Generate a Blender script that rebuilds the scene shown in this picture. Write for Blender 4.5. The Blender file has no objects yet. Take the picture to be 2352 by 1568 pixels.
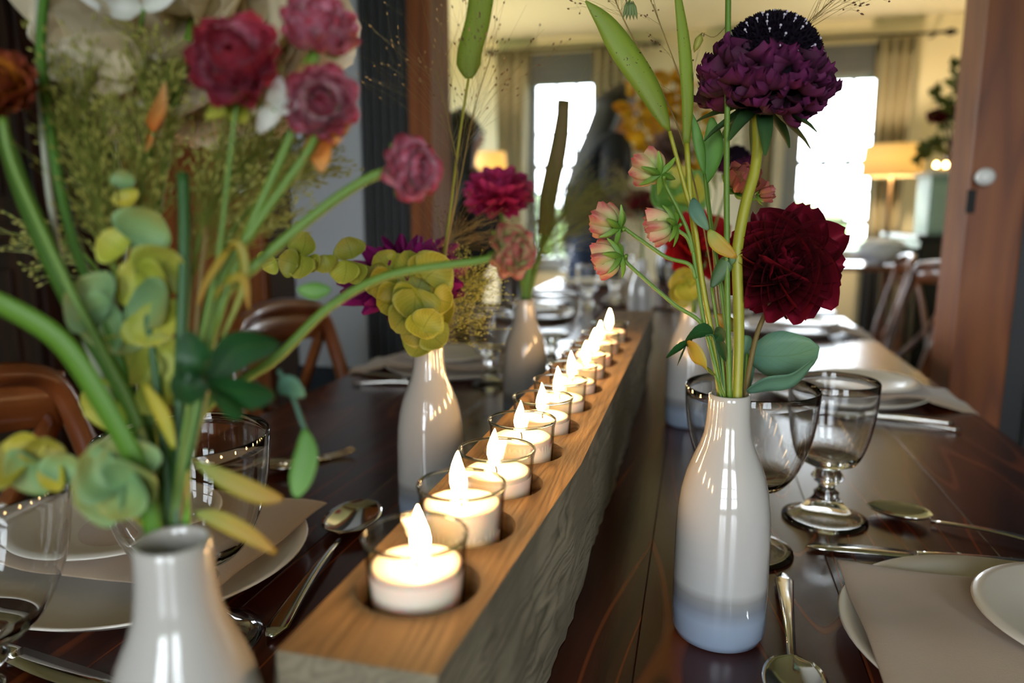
import bpy, bmesh, math, random
from mathutils import Vector, Matrix, noise
R = random.Random(7)
PI = math.pi
V = Vector
COL = bpy.context.scene.collection

# ---------------------------------------------------------------- camera, sky, exposure
scene = bpy.context.scene
H = 0.34                      # camera height above the table top
TZ = 0.76                     # table top
F_PX = 1690.0
YAW, PITCH = math.radians(14.1), math.radians(9.87)
CAM = V((0, 0, TZ + H))
cam_data = bpy.data.cameras.new('camera')
cam = bpy.data.objects.new('camera', cam_data); COL.objects.link(cam)
cam.location = CAM
cam.rotation_euler = (PI/2 - PITCH, 0, YAW)
cam_data.sensor_width = 36; cam_data.lens = F_PX/2352*36
cam_data.clip_start = 0.02; cam_data.clip_end = 100
cam_data.dof.use_dof = True; cam_data.dof.focus_distance = 0.60; cam_data.dof.aperture_fstop = 3.5
scene.camera = cam
FW = V((-math.sin(YAW)*math.cos(PITCH), math.cos(YAW)*math.cos(PITCH), -math.sin(PITCH)))
RT = V((math.cos(YAW), math.sin(YAW), 0)); UP = RT.cross(FW)

world = bpy.data.worlds.new('sky'); scene.world = world; world.use_nodes = True
bg = world.node_tree.nodes['Background']
bg.inputs['Color'].default_value = (0.84, 0.93, 1.0, 1); bg.inputs['Strength'].default_value = 14.0
scene.view_settings.view_transform = 'Standard'; scene.view_settings.look = 'None'
scene.view_settings.gamma = 1; scene.view_settings.use_curve_mapping = False
scene.view_settings.exposure = 0.45
cy = scene.cycles
cy.use_denoising = True; cy.max_bounces = 10; cy.transparent_max_bounces = 16
cy.transmission_bounces = 10; cy.glossy_bounces = 5; cy.diffuse_bounces = 4
cy.caustics_reflective = False; cy.caustics_refractive = True; cy.blur_glossy = 0.5
cy.sample_clamp_indirect = 6.0; cy.use_light_tree = True

def portal(name, loc, rot, sx, sy):   # marks a window opening through which the sky lights the room
    l = bpy.data.lights.new(name, 'AREA'); l.shape = 'RECTANGLE'; l.size = sx; l.size_y = sy
    l.cycles.is_portal = True
    o = bpy.data.objects.new(name, l); COL.objects.link(o); o.location = loc; o.rotation_euler = rot
    return o

# real places read off the photograph: the ray through a pixel, cut by a plane of the room
def ray(px, py): return FW + RT*((px-1176)/F_PX) - UP*((py-784)/F_PX)
def onz(px, py, z=TZ):
    r = ray(px, py); return CAM + r*((z-CAM.z)/r.z)
def ony(px, py, y):
    r = ray(px, py); return CAM + r*((y-CAM.y)/r.y)
def onx(px, py, x):
    r = ray(px, py); return CAM + r*((x-CAM.x)/r.x)
def at(px, py, d): return CAM + ray(px, py)*d

# ---------------------------------------------------------------- materials
def lin(c):
    if isinstance(c, str):
        c = tuple(int(c[i:i+2], 16)/255 for i in (0, 2, 4))
        c = tuple(x/12.92 if x <= .04045 else ((x+.055)/1.055)**2.4 for x in c)
    return (c[0], c[1], c[2], 1)
MATS = {}
def mat(name, color, rough=.5, metal=0, var=0, trans=0, coat=0, sss=0, spec=.5, sheen=0, bump=None, emis=None, estr=0):
    if name in MATS: return MATS[name]
    m = bpy.data.materials.new(name); m.use_nodes = True; MATS[name] = m
    nt = m.node_tree; n = nt.nodes; b = n['Principled BSDF']
    b.inputs['Base Color'].default_value = lin(color); b.inputs['Roughness'].default_value = rough
    b.inputs['Metallic'].default_value = metal; b.inputs['Coat Weight'].default_value = coat
    b.inputs['Specular IOR Level'].default_value = spec; b.inputs['Sheen Weight'].default_value = sheen
    if sss: b.inputs['Subsurface Weight'].default_value = sss; b.inputs['Subsurface Scale'].default_value = .01
    if emis: b.inputs['Emission Color'].default_value = lin(emis); b.inputs['Emission Strength'].default_value = estr
    if var:
        oi = n.new('ShaderNodeObjectInfo'); hs = n.new('ShaderNodeHueSaturation'); mr = n.new('ShaderNodeMapRange')
        mr.inputs['To Min'].default_value = 1-var; mr.inputs['To Max'].default_value = 1+var
        nt.links.new(oi.outputs['Random'], mr.inputs['Value']); nt.links.new(mr.outputs[0], hs.inputs['Value'])
        hs.inputs['Color'].default_value = lin(color); nt.links.new(hs.outputs[0], b.inputs['Base Color'])
    if bump:
        t = n.new('ShaderNodeTexNoise'); t.inputs['Scale'].default_value = bump[0]; bp = n.new('ShaderNodeBump')
        tc = n.new('ShaderNodeTexCoord'); nt.links.new(tc.outputs['Object'], t.inputs['Vector'])
        bp.inputs['Strength'].default_value = bump[1]; bp.inputs['Distance'].default_value = .002
        nt.links.new(t.outputs[0], bp.inputs['Height']); nt.links.new(bp.outputs[0], b.inputs['Normal'])
    if trans: add_translucent(m, trans)
    return m
def add_translucent(m, amt):
    nt = m.node_tree; n = nt.nodes; b = n['Principled BSDF']; out = n['Material Output']
    tr = n.new('ShaderNodeBsdfTranslucent'); mx = n.new('ShaderNodeMixShader'); mx.inputs[0].default_value = amt
    if b.inputs['Base Color'].is_linked: nt.links.new(b.inputs['Base Color'].links[0].from_socket, tr.inputs['Color'])
    else: tr.inputs['Color'].default_value = b.inputs['Base Color'].default_value
    nt.links.new(b.outputs[0], mx.inputs[1]); nt.links.new(tr.outputs[0], mx.inputs[2]); nt.links.new(mx.outputs[0], out.inputs[0])
def ramp(nt, fac, stops):
    r = nt.nodes.new('ShaderNodeValToRGB'); e = r.color_ramp.elements
    while len(e) < len(stops): e.new(.5)
    for k, (p, c) in enumerate(stops): e[k].position = p; e[k].color = lin(c)
    nt.links.new(fac, r.inputs[0]); return r
def graded(name, stops, rough=.5, trans=.2, var=.15, vein=0, spots=None, spec=.4):
    """colour along a petal or leaf (uv v), optional veins and specks"""
    if name in MATS: return MATS[name]
    m = mat(name, stops[0][1], rough, spec=spec); nt = m.node_tree; n = nt.nodes; b = n['Principled BSDF']
    uv = n.new('ShaderNodeUVMap'); sp = n.new('ShaderNodeSeparateXYZ'); nt.links.new(uv.outputs[0], sp.inputs[0])
    nz = n.new('ShaderNodeTexNoise'); nz.inputs['Scale'].default_value = 3
    g = n.new('ShaderNodeNewGeometry'); oi = n.new('ShaderNodeObjectInfo')
    tc = n.new('ShaderNodeTexCoord'); va = n.new('ShaderNodeVectorMath'); va.operation = 'ADD'
    nt.links.new(uv.outputs[0], va.inputs[0]); nt.links.new(oi.outputs['Random'], va.inputs[1]); nt.links.new(va.outputs[0], nz.inputs['Vector'])
    md = n.new('ShaderNodeMath'); md.operation = 'MULTIPLY_ADD'; md.inputs[1].default_value = .5; md.inputs[2].default_value = -.25
    nt.links.new(nz.outputs[0], md.inputs[0])
    ad = n.new('ShaderNodeMath'); ad.operation = 'ADD'; nt.links.new(sp.outputs[1], ad.inputs[0]); nt.links.new(md.outputs[0], ad.inputs[1])
    r = ramp(nt, ad.outputs[0], stops)
    hs = n.new('ShaderNodeHueSaturation'); mr = n.new('ShaderNodeMapRange')
    mr.inputs['To Min'].default_value = 1-var; mr.inputs['To Max'].default_value = 1+var
    nt.links.new(oi.outputs['Random'], mr.inputs['Value']); nt.links.new(mr.outputs[0], hs.inputs['Value']); nt.links.new(r.outputs[0], hs.inputs['Color'])
    col = hs.outputs[0]
    if vein:   # midrib and slanting side veins from uv
        ab = n.new('ShaderNodeMath'); ab.operation = 'ABSOLUTE'
        s2 = n.new('ShaderNodeMath'); s2.operation = 'SUBTRACT'; s2.inputs[1].default_value = .5
        nt.links.new(sp.outputs[0], s2.inputs[0]); nt.links.new(s2.outputs[0], ab.inputs[0])
        k = n.new('ShaderNodeMath'); k.operation = 'MULTIPLY_ADD'; k.inputs[1].default_value = -1.1
        nt.links.new(ab.outputs[0], k.inputs[0]); nt.links.new(sp.outputs[1], k.inputs[2])
        w = n.new('ShaderNodeMath'); w.operation = 'MULTIPLY'; w.inputs[1].default_value = 7; nt.links.new(k.outputs[0], w.inputs[0])
        f = n.new('ShaderNodeMath'); f.operation = 'PINGPONG'; f.inputs[1].default_value = .5; nt.links.new(w.outputs[0], f.inputs[0])
        lt = n.new('ShaderNodeMath'); lt.operation = 'LESS_THAN'; lt.inputs[1].default_value = .05; nt.links.new(f.outputs[0], lt.inputs[0])
        l2 = n.new('ShaderNodeMath'); l2.operation = 'LESS_THAN'; l2.inputs[1].default_value = .02; nt.links.new(ab.outputs[0], l2.inputs[0])
        mm = n.new('ShaderNodeMath'); mm.operation = 'MAXIMUM'; nt.links.new(lt.outputs[0], mm.inputs[0]); nt.links.new(l2.outputs[0], mm.inputs[1])
        ms = n.new('ShaderNodeMath'); ms.operation = 'MULTIPLY'; ms.inputs[1].default_value = vein; nt.links.new(mm.outputs[0], ms.inputs[0])
        mx = n.new('ShaderNodeMix'); mx.data_type = 'RGBA'; mx.inputs[7].default_value = lin('4f6a1c')
        nt.links.new(ms.outputs[0], mx.inputs[0]); nt.links.new(col, mx.inputs[6]); col = mx.outputs[2]
    if spots:
        ns = n.new('ShaderNodeTexNoise'); ns.inputs['Scale'].default_value = 420
        nt.links.new(tc.outputs['Object'], ns.inputs['Vector'])
        gt = n.new('ShaderNodeMath'); gt.operation = 'GREATER_THAN'; gt.inputs[1].default_value = .70; nt.links.new(ns.outputs[0], gt.inputs[0])
        mx = n.new('ShaderNodeMix'); mx.data_type = 'RGBA'; mx.inputs[7].default_value = lin(spots)
        nt.links.new(gt.outputs[0], mx.inputs[0]); nt.links.new(col, mx.inputs[6]); col = mx.outputs[2]
    nt.links.new(col, b.inputs['Base Color'])
    if trans: add_translucent(m, trans)
    return m
def wood(name, dark, mid, light, rough=.3, coat=0, sx=9, sy=.8, dist=5, lines=0, axis=(0, 0, 0), bumpv=.1, wear=None):
    if name in MATS: return MATS[name]
    m = mat(name, mid, rough, coat=coat); nt = m.node_tree; n = nt.nodes; b = n['Principled BSDF']
    b.inputs['Coat Roughness'].default_value = .12
    tc = n.new('ShaderNodeTexCoord'); oi = n.new('ShaderNodeObjectInfo'); mp = n.new('ShaderNodeMapping')
    mp.inputs['Scale'].default_value = (sx, sx, sy) if axis[0] else (sx, sy, sx)
    cb = n.new('ShaderNodeVectorMath'); cb.operation = 'MULTIPLY_ADD'; cb.inputs[1].default_value = (7, 13, 5)
    nt.links.new(oi.outputs['Random'], cb.inputs[0]); nt.links.new(tc.outputs['Object'], cb.inputs[2])
    nt.links.new(cb.outputs[0], mp.inputs[0])
    w0 = n.new('ShaderNodeTexNoise'); w0.inputs['Scale'].default_value = .9; w0.inputs['Detail'].default_value = 1.5; w0.inputs['Roughness'].default_value = .35
    nt.links.new(mp.outputs[0], w0.inputs['Vector'])
    wm = n.new('ShaderNodeMath'); wm.operation = 'MULTIPLY'; wm.inputs[1].default_value = dist*2.2; nt.links.new(w0.outputs[0], wm.inputs[0])
    w = n.new('ShaderNodeMath'); w.operation = 'PINGPONG'; w.inputs[1].default_value = .5; nt.links.new(wm.outputs[0], w.inputs[0])
    w2 = n.new('ShaderNodeMath'); w2.operation = 'MULTIPLY'; w2.inputs[1].default_value = 2; nt.links.new(w.outputs[0], w2.inputs[0])
    nz = n.new('ShaderNodeTexNoise'); nz.inputs['Scale'].default_value = 3; nz.inputs['Detail'].default_value = 6
    nt.links.new(mp.outputs[0], nz.inputs['Vector'])
    r = ramp(nt, w2.outputs[0], [(0, dark), (.5, mid), (.88, mid), (.97, light)] if lines else [(0, dark), (.5, mid), (1, light)])
    r2 = ramp(nt, nz.outputs[0], [(.3, dark), (.7, mid)])
    mx = n.new('ShaderNodeMix'); mx.data_type = 'RGBA'; mx.inputs[0].default_value = .45
    nt.links.new(r.outputs[0], mx.inputs[6]); nt.links.new(r2.outputs[0], mx.inputs[7]); col = mx.outputs[2]
    if wear:   # blotches of weathering
        n3 = n.new('ShaderNodeTexNoise'); n3.inputs['Scale'].default_value = 9; n3.inputs['Detail'].default_value = 5
        nt.links.new(tc.outputs['Object'], n3.inputs['Vector'])
        r3 = ramp(nt, n3.outputs[0], [(.42, (0, 0, 0)), (.62, (1, 1, 1))])
        m3 = n.new('ShaderNodeMix'); m3.data_type = 'RGBA'; m3.inputs[7].default_value = lin(wear)
        nt.links.new(r3.outputs[0], m3.inputs[0]); nt.links.new(col, m3.inputs[6]); col = m3.outputs[2]
    nt.links.new(col, b.inputs['Base Color'])
    bp = n.new('ShaderNodeBump'); bp.inputs['Strength'].default_value = bumpv; bp.inputs['Distance'].default_value = .003
    nt.links.new(nz.outputs[0], bp.inputs['Height']); nt.links.new(bp.outputs[0], b.inputs['Normal'])
    return m
def glass(name, ior=1.45, col=(1, 1, 1), rough=0):
    if name in MATS: return MATS[name]
    m = bpy.data.materials.new(name); m.use_nodes = True; MATS[name] = m; nt = m.node_tree
    nt.nodes.remove(nt.nodes['Principled BSDF']); g = nt.nodes.new('ShaderNodeBsdfGlass')
    g.inputs['IOR'].default_value = ior; g.inputs['Color'].default_value = lin(col); g.inputs['Roughness'].default_value = rough
    nt.links.new(g.outputs[0], nt.nodes['Material Output'].inputs[0]); return m
def thin_glass(name, col=(1, 1, 1), edge=.25, blend=.35):
    """a wall of glass so thin that it does not bend the light"""
    if name in MATS: return MATS[name]
    m = bpy.data.materials.new(name); m.use_nodes = True; MATS[name] = m; nt = m.node_tree; n = nt.nodes
    n.remove(n['Principled BSDF']); t = n.new('ShaderNodeBsdfTransparent'); g = n.new('ShaderNodeBsdfGlossy')
    lw = n.new('ShaderNodeLayerWeight'); lw.inputs[0].default_value = .5
    rp = ramp(nt, lw.outputs['Facing'], [(.0, col), (blend, tuple(c*.93 for c in col)), (1, tuple(c*edge for c in col))])
    nt.links.new(rp.outputs[0], t.inputs[0]); g.inputs['Roughness'].default_value = .01
    fr = ramp(nt, lw.outputs['Facing'], [(0, (.03,)*3), (.6, (.045,)*3), (.85, (.16,)*3), (1, (.6,)*3)])
    mx = n.new('ShaderNodeMixShader'); nt.links.new(fr.outputs[0], mx.inputs[0]); nt.links.new(t.outputs[0], mx.inputs[1]); nt.links.new(g.outputs[0], mx.inputs[2])
    nt.links.new(mx.outputs[0], n['Material Output'].inputs[0]); return m
def emit(name, col, s):
    m = bpy.data.materials.new(name); m.use_nodes = True; MATS[name] = m; nt = m.node_tree
    nt.nodes.remove(nt.nodes['Principled BSDF']); e = nt.nodes.new('ShaderNodeEmission')
    e.inputs[0].default_value = lin(col); e.inputs[1].default_value = s
    nt.links.new(e.outputs[0], nt.nodes['Material Output'].inputs[0]); return m

# ---------------------------------------------------------------- objects
def obj(name, vf, m, parent=None, smooth=True, uvs=None, world_coords=True):
    """one mesh object; with world_coords its vertices are room coordinates whatever the parent's place"""
    me = bpy.data.meshes.new(name); me.from_pydata([tuple(v) for v in vf[0]], [], vf[1]); me.update()
    if uvs or (len(vf) > 2):
        u = uvs or vf[2]; l = me.uv_layers.new(name='UVMap')
        for lp in me.loops: l.data[lp.index].uv = u[lp.vertex_index]
    if smooth:
        for p in me.polygons: p.use_smooth = True
    if m: me.materials.append(m)
    o = bpy.data.objects.new(name, me); COL.objects.link(o)
    if parent is not None: adopt(o, parent, world_coords)
    return o
def wmat(o):
    M = Matrix.Translation(o.location) @ o.rotation_euler.to_matrix().to_4x4() @ Matrix.Diagonal((*o.scale, 1))
    return (wmat(o.parent) @ o.matrix_parent_inverse @ M) if o.parent else M
def adopt(o, parent, world_coords=True):
    o.parent = parent
    if world_coords: o.matrix_parent_inverse = wmat(parent).inverted()
def tag(o, label=None, cat=None, group=None, kind=None):
    for k, v in (('label', label), ('category', cat), ('group', group), ('kind', kind)):
        if v: o[k] = v
    return o
def thing(name, label, cat, loc=(0, 0, 0), rz=0, group=None):
    o = bpy.data.objects.new(name, None); COL.objects.link(o); o.location = loc; o.rotation_euler = (0, 0, rz)
    o.empty_display_size = .02
    return tag(o, label, cat, group)
KIDS = {}
def copy_tree(src, loc=None, rz=None, label=None, group=None):
    m = {}
    def rec(o, par):
        c = o.copy(); COL.objects.link(c)
        if par is not None: c.parent = par
        for ch in list(o.children): rec(ch, c)
        return c
    r = rec(src, None)
    if loc is not None: r.location = loc
    if rz is not None: r.rotation_euler = (0, 0, rz)
    if label: r['label'] = label
    if group: r['group'] = group
    return r
def join(parts):
    vs, fs, us = [], [], []; has = all(len(p) > 2 for p in parts)
    for p in parts:
        k = len(vs); vs += list(p[0]); fs += [tuple(i+k for i in f) for f in p[1]]
        if has: us += list(p[2])
    return (vs, fs, us) if has else (vs, fs)
def box(x0, x1, y0, y1, z0, z1):
    v = [(x, y, z) for z in (z0, z1) for y in (y0, y1) for x in (x0, x1)]
    return v, [(0, 2, 3, 1), (4, 5, 7, 6), (0, 1, 5, 4), (2, 6, 7, 3), (0, 4, 6, 2), (1, 3, 7, 5)]
def bevel(o, w=.003, seg=2):
    b = o.modifiers.new('bevel', 'BEVEL'); b.width = w; b.segments = seg; b.limit_method = 'ANGLE'; return o
def lathe(prof, n=48, c=(0, 0, 0), closed=False):
    vs, fs = [], []; k = len(prof)
    for i in range(n):
        a = 2*PI*i/n
        for r, z in prof: vs.append((c[0]+r*math.cos(a), c[1]+r*math.sin(a), c[2]+z))
    for i in range(n):
        j = (i+1) % n
        for q in range(k if closed else k-1):
            q2 = (q+1) % k
            fs.append((i*k+q, j*k+q, j*k+q2, i*k+q2))
    return vs, fs
def smooth_path(P, n=6):
    P = [V(p) for p in P]
    if len(P) < 3: return [P[0].lerp(P[-1], t/n) for t in range(n+1)]
    Q = [P[0]*2-P[1]] + P + [P[-1]*2-P[-2]]; out = []
    for i in range(1, len(Q)-2):
        a, b, c, d = Q[i-1:i+3]
        for k in range(n):
            t = k/n; out.append(.5*((2*b)+(c-a)*t+(2*a-5*b+4*c-d)*t*t+(3*b-a-3*c+d)*t**3))
    out.append(P[-1]); return out
def tube(P, r, n=8, seg=5, cap=True):
    """r: number or list of radii spread along the path"""
    P = smooth_path(P, seg) if seg else [V(p) for p in P]
    m = len(P); rs = r if isinstance(r, (list, tuple)) else [r, r]
    vs, fs = [], []; N = None
    for i, p in enumerate(P):
        t = (P[min(i+1, m-1)]-P[max(i-1, 0)])
        t = t.normalized() if t.length > 1e-9 else V((0, 0, 1))
        if N is None: N = t.orthogonal().normalized()
        N = (N - t*N.dot(t)); N = N.normalized() if N.length > 1e-6 else t.orthogonal().normalized()
        B = t.cross(N); f = i/(m-1)*(len(rs)-1); k = min(int(f), len(rs)-2); rr = rs[k]+(rs[k+1]-rs[k])*(f-k)
        for j in range(n):
            a = 2*PI*j/n; vs.append(p+(N*math.cos(a)+B*math.sin(a))*rr)
    for i in range(m-1):
        for j in range(n):
            j2 = (j+1) % n; fs.append((i*n+j, i*n+j2, (i+1)*n+j2, (i+1)*n+j))
    if cap: fs += [tuple(range(n-1, -1, -1)), tuple(range((m-1)*n, m*n))]
    return vs, fs
def bar(P, w, h, up=V((0, 0, 1)), seg=5):
    """flat bent strip of wood: width w across, height h along up"""
    P = smooth_path(P, seg) if seg else [V(p) for p in P]; m = len(P); vs, fs = [], []
    for i, p in enumerate(P):
        t = (P[min(i+1, m-1)]-P[max(i-1, 0)]).normalized(); s = t.cross(up).normalized(); u = s.cross(t)
        for a, b in ((-1, -1), (1, -1), (1, 1), (-1, 1)): vs.append(p+s*(a*w/2)+u*(b*h/2))
    for i in range(m-1):
        for j in range(4): fs.append((i*4+j, i*4+(j+1) % 4, (i+1)*4+(j+1) % 4, (i+1)*4+j))
    fs += [(3, 2, 1, 0), tuple((m-1)*4+j for j in range(4))]
    return vs, fs
def blade(P, width, side, prof=None, fold=.15, wave=0, seg=5, nu=4):
    """leaf along path P; side = direction across; prof(t)->0..1"""
    P = smooth_path(P, seg); m = len(P); vs, fs, uv = [], [], []; side = V(side)
    prof = prof or (lambda t: math.sin(PI*min(1, t*.92+.04))**.8)
    for i, p in enumerate(P):
        t = (P[min(i+1, m-1)]-P[max(i-1, 0)]).normalized(); s = side-t*side.dot(t)
        s = s.normalized() if s.length > 1e-6 else t.orthogonal().normalized(); nn = t.cross(s); f = i/(m-1)
        for j in range(nu+1):
            u = j/nu*2-1; w = width/2*prof(f)
            vs.append(p+s*(u*w)+nn*(abs(u)*w*fold + wave*width*math.sin(f*9+u*2)*abs(u))); uv.append((j/nu, f))
    for i in range(m-1):
        for j in range(nu): a = i*(nu+1)+j; fs.append((a, a+1, a+nu+2, a+nu+1))
    return vs, fs, uv
def petal(L=1, W=.6, cup=.35, curl=.3, tip=.7, ruffle=0, nu=6, nv=7, notch=0, seed=0, base=.12):
    """petal along +Y, hollow towards +Z"""
    vs, fs, uv = [], [], []
    for i in range(nv+1):
        t = i/nv; w = base*(1-t)+ math.sin(PI*min(1, (t**tip)*.97+.0))**.7
        w = W/2*max(w, .03 if t < 1 else .1)
        for j in range(nu+1):
            u = j/nu*2-1
            y = L*(t - notch*(abs(u)**2)*(t**4)); x = u*w
            z = cup*w*2*u*u + curl*L*t*t*t*.6 - .12*L*math.sin(PI*t) + ruffle*L*math.sin(u*7+seed+t*3)*t*t
            vs.append((x, y, z)); uv.append((j/nu, t))
    for i in range(nv):
        for j in range(nu): a = i*(nu+1)+j; fs.append((a, a+1, a+nu+2, a+nu+1))
    return vs, fs, uv
def mesh_of(name, vf, m):
    o = obj(name, vf, m); me = o.data; bpy.data.objects.remove(o); return me
def inst(name, me, parent, M):
    o = bpy.data.objects.new(name, me); COL.objects.link(o); o.parent = parent
    o.matrix_parent_inverse = Matrix.Identity(4) if parent is None else wmat(parent).inverted()
    o.matrix_basis = M; return o
def frame_of(o, y, z, s):
    y = V(y).normalized(); z = (V(z)-y*V(z).dot(y)).normalized(); x = y.cross(z)
    M = Matrix(((x.x, y.x, z.x, 0), (x.y, y.y, z.y, 0), (x.z, y.z, z.z, 0), (0, 0, 0, 1)))
    return Matrix.Translation(o) @ M @ Matrix.Diagonal((s[0], s[1], s[2], 1))
def perp(n):
    a = n.orthogonal().normalized(); return a, n.cross(a)
def ball(c, r, nu=10, nv=6, sc=(1, 1, 1), bumps=0, seed=0):
    vs, fs = [], []
    for i in range(nv+1):
        th = PI*i/nv
        for j in range(nu):
            a = 2*PI*j/nu; d = V((math.sin(th)*math.cos(a), math.sin(th)*math.sin(a), math.cos(th)))
            k = r*(1+(bumps*noise.noise(d*2.3+V((seed, 0, 0))) if bumps else 0))
            vs.append(V(c)+V((d.x*sc[0], d.y*sc[1], d.z*sc[2]))*k)
    for i in range(nv):
        for j in range(nu): j2 = (j+1) % nu; fs.append((i*nu+j, (i+1)*nu+j, (i+1)*nu+j2, i*nu+j2))
    return vs, fs
def spindle(p, d, L, r, n=4):
    d = V(d).normalized(); a, b = perp(d); p = V(p); vs = [p]
    for t, k in ((.35, 1), (.7, .75)):
        for j in range(n): an = 2*PI*j/n; vs.append(p+d*(L*t)+(a*math.cos(an)+b*math.sin(an))*r*k)
    vs.append(p+d*L); fs = []
    for j in range(n):
        j2 = (j+1) % n; fs += [(0, 1+j2, 1+j), (1+j, 1+j2, 1+n+j2, 1+n+j), (1+n+j, 1+n+j2, 2*n+1)]
    return vs, fs
# ---------------------------------------------------------------- setting
def struct(name, vf, m, parent=None, smooth=False):
    o = obj(name, vf, m, parent, smooth)
    if parent is None: o['kind'] = 'structure'
    return o
cream = mat('cream plaster', 'e9e0c2', .9, bump=(40, .05)); ceilm = mat('ceiling paint', 'efe8d2', .9)
charcoal = mat('charcoal painted boards', '26272a', .55, var=.12)
greyblue = mat('grey blue paint', 'b4b7bd', .6); navy = mat('navy paint', '1d2530', .6)
tan_wall = mat('dining room plaster', 'b9aa90', .9)
floorm = wood('floor boards wood', '3a3a3e', '55565c', '6a6a70', .45, sx=4)
trimw = mat('white trim paint', 'd9d9d6', .5)
postw = wood('brown door wood', '6b3410', '8c4a1a', '9c5a26', .5, sx=9, sy=.9, dist=4, axis=(PI/2, 0, 0), bumpv=.03)
darkw = wood('dark cupboard wood', '120804', '2b140a', '3d1f10', .4, sx=8, axis=(PI/2, 0, 0))
YP, YF, ZC = 2.1, 6.0, 2.46          # partition, far wall, ceiling
XL, XR = -2.75, 1.92
fl = thing('floor', None, None); fl['kind'] = 'structure'
k = 0; y = -2.1
xs = XL
while xs < XR:
    w = min(.14, XR-xs); bevel(obj('floor_board', box(xs, xs+w-.002, -2.1, YF+.1, -.03, 0), floorm, fl, smooth=False), .002, 1); xs += w
struct('ceiling', box(XL-.1, XR+.1, -2.2, YF+.1, ZC, ZC+.1), ceilm)
def side_wall(name, x0, x1, y0, y1, holes, m):
    parts, y = [], y0
    for a, b, z0, z1 in holes: parts += [box(x0, x1, y, a, 0, ZC), box(x0, x1, a, b, 0, z0), box(x0, x1, a, b, z1, ZC)]; y = b
    struct(name, join(parts+[box(x0, x1, y, y1, 0, ZC)]), m)
ADDED_WIN = [(2.7, 3.7, .7, 2.2), (4.4, 5.4, .7, 2.2)]  # added openings in the unseen left wall, for more daylight in the far room
side_wall('wall_left', XL-.1, XL, -2.2, YF+.1, ADDED_WIN, cream)
struct('wall_right', box(XR, XR+.1, -2.2, YP, 0, ZC), tan_wall)
struct('wall_right.001', box(XR, XR+.1, YP, YF+.1, 0, ZC), cream)
oL, oR = -.80, .63
o = struct('wall_partition', join([box(XL, -.985, YP, YP+.1, 0, ZC), box(.76, XR, YP+.01, YP+.1, 0, ZC), box(-.985, .77, YP, YP+.1, 2.16, ZC), box(-.985, -.82, YP+.01, YP+.1, 0, 2.16)]), cream)
# dark boarding either side of the opening
pl = thing('wall_boarding', None, None); pl['kind'] = 'structure'
def boards(x0, x1, w, z0=0, z1=2.16, y=YP, m=charcoal, par=None):
    x = x0
    while x < x1-.005:
        e = min(x+w, x1); bevel(obj('board', box(x+.001, e-.003, y-.014, y, z0, z1), m, par or pl, smooth=False), .004, 2); x = e
boards(-.985, -.822, .027); boards(.765, XR, .062)
struct('trim_1', box(-1.225, -.987, YP-.02, YP, .62, 2.3), greyblue)
struct('trim_2', box(-1.225, -.987, YP-.03, YP, 0, .62), navy)
struct('casing_shadow', box(-1.31, -1.228, YP-.028, YP, 0, 2.2), mat('casing shadow brown', '3b2a20', .6))  # dark strip standing in for the shadow beside the casing
struct('trim_4', box(XL, -.987, YP-.012, YP, 2.2, ZC), tan_wall)
struct('trim_5', box(-.82, .77, YP-.03, YP, 2.16, 2.3), postw)
# wooden posts of the opening, right one with a porcelain knob and keyhole
struct('trim_6', box(-.82, -.752, YP-.05, YP+.12, 0, 2.16), postw)
d1 = thing('door_1', None, None); d1['kind'] = 'structure'
bevel(obj('door_stile', box(.635, .762, YP-.05, YP+.12, 0, 2.16), postw, d1, smooth=False), .006)
porcelain = mat('porcelain', 'f4f4f2', .12, coat=.5); blackiron = mat('black iron', '151312', .5, metal=.6)
kp = ony(2250, 408, YP-.05)
def knob(par, p):
    r = lathe([(.0, 0), (.012, 0), (.009, .018), (.016, .026), (.021, .036), (.019, .046), (.01, .052), (0, .053)], 24)
    v = [(p.x+a, p.y-c, p.z+b) for a, b, c in [(q[0], q[1], q[2]) for q in r[0]]]
    obj('door_knob', (v, r[1]), porcelain, par)
knob(d1, kp)
e = obj('keyhole_plate', box(kp.x-.012-.012, kp.x-.012+.008, YP-.054, YP-.05, kp.z-.085, kp.z-.028), blackiron, d1, smooth=False); bevel(e, .002)
# panelled brown door and dark cupboard wall at the left
d2 = thing('door_2', None, None); d2['kind'] = 'structure'
bevel(obj('door_stile', box(-1.41, -1.315, YP-.05, YP, 0, 2.2), postw, d2, smooth=False), .005)
bevel(obj('door_stile', box(-1.82, -1.725, YP-.05, YP, 0, 2.2), postw, d2, smooth=False), .005)
for z0, z1 in ((0, .22), (.86, 1.0), (2.05, 2.2)): bevel(obj('door_rail', box(-1.73, -1.405, YP-.045, YP, z0, z1), postw, d2, smooth=False), .005)
for z0, z1 in ((.2, .88), (.98, 2.07)): bevel(obj('door_panel', box(-1.735, -1.40, YP-.022, YP, z0, z1), postw, d2, smooth=False), .01)
knob(d2, ony(566, 430, YP-.05))
cb = thing('cupboard', 'tall dark brown panelled cupboard at the far left of the dining room', 'cupboard', (-2.25, YP-.1, 0))
bevel(obj('carcass', box(-2.72, -1.86, YP-.34, YP-.02, 0, 2.25), darkw, cb, smooth=False), .006)
for i in range(2):
    x0 = -2.70+i*.42
    for z0, z1 in ((.06, 1.02), (1.07, 2.2)):
        dd = bevel(obj('door', box(x0+.01, x0+.405, YP-.362, YP-.34, z0, z1), darkw, cb, smooth=False), .004)
        bevel(obj('door_panel', box(x0+.08, x0+.335, YP-.372, YP-.36, z0+.08, z1-.08), darkw, dd, smooth=False), .01)
        hx = x0+(.37 if i == 0 else .04)
        obj('handle', ball((hx, YP-.38, (z1-.35) if z0 < .5 else z0+.2), .014), mat('aged brass', '8a6a35', .35, metal=1), dd)

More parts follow.
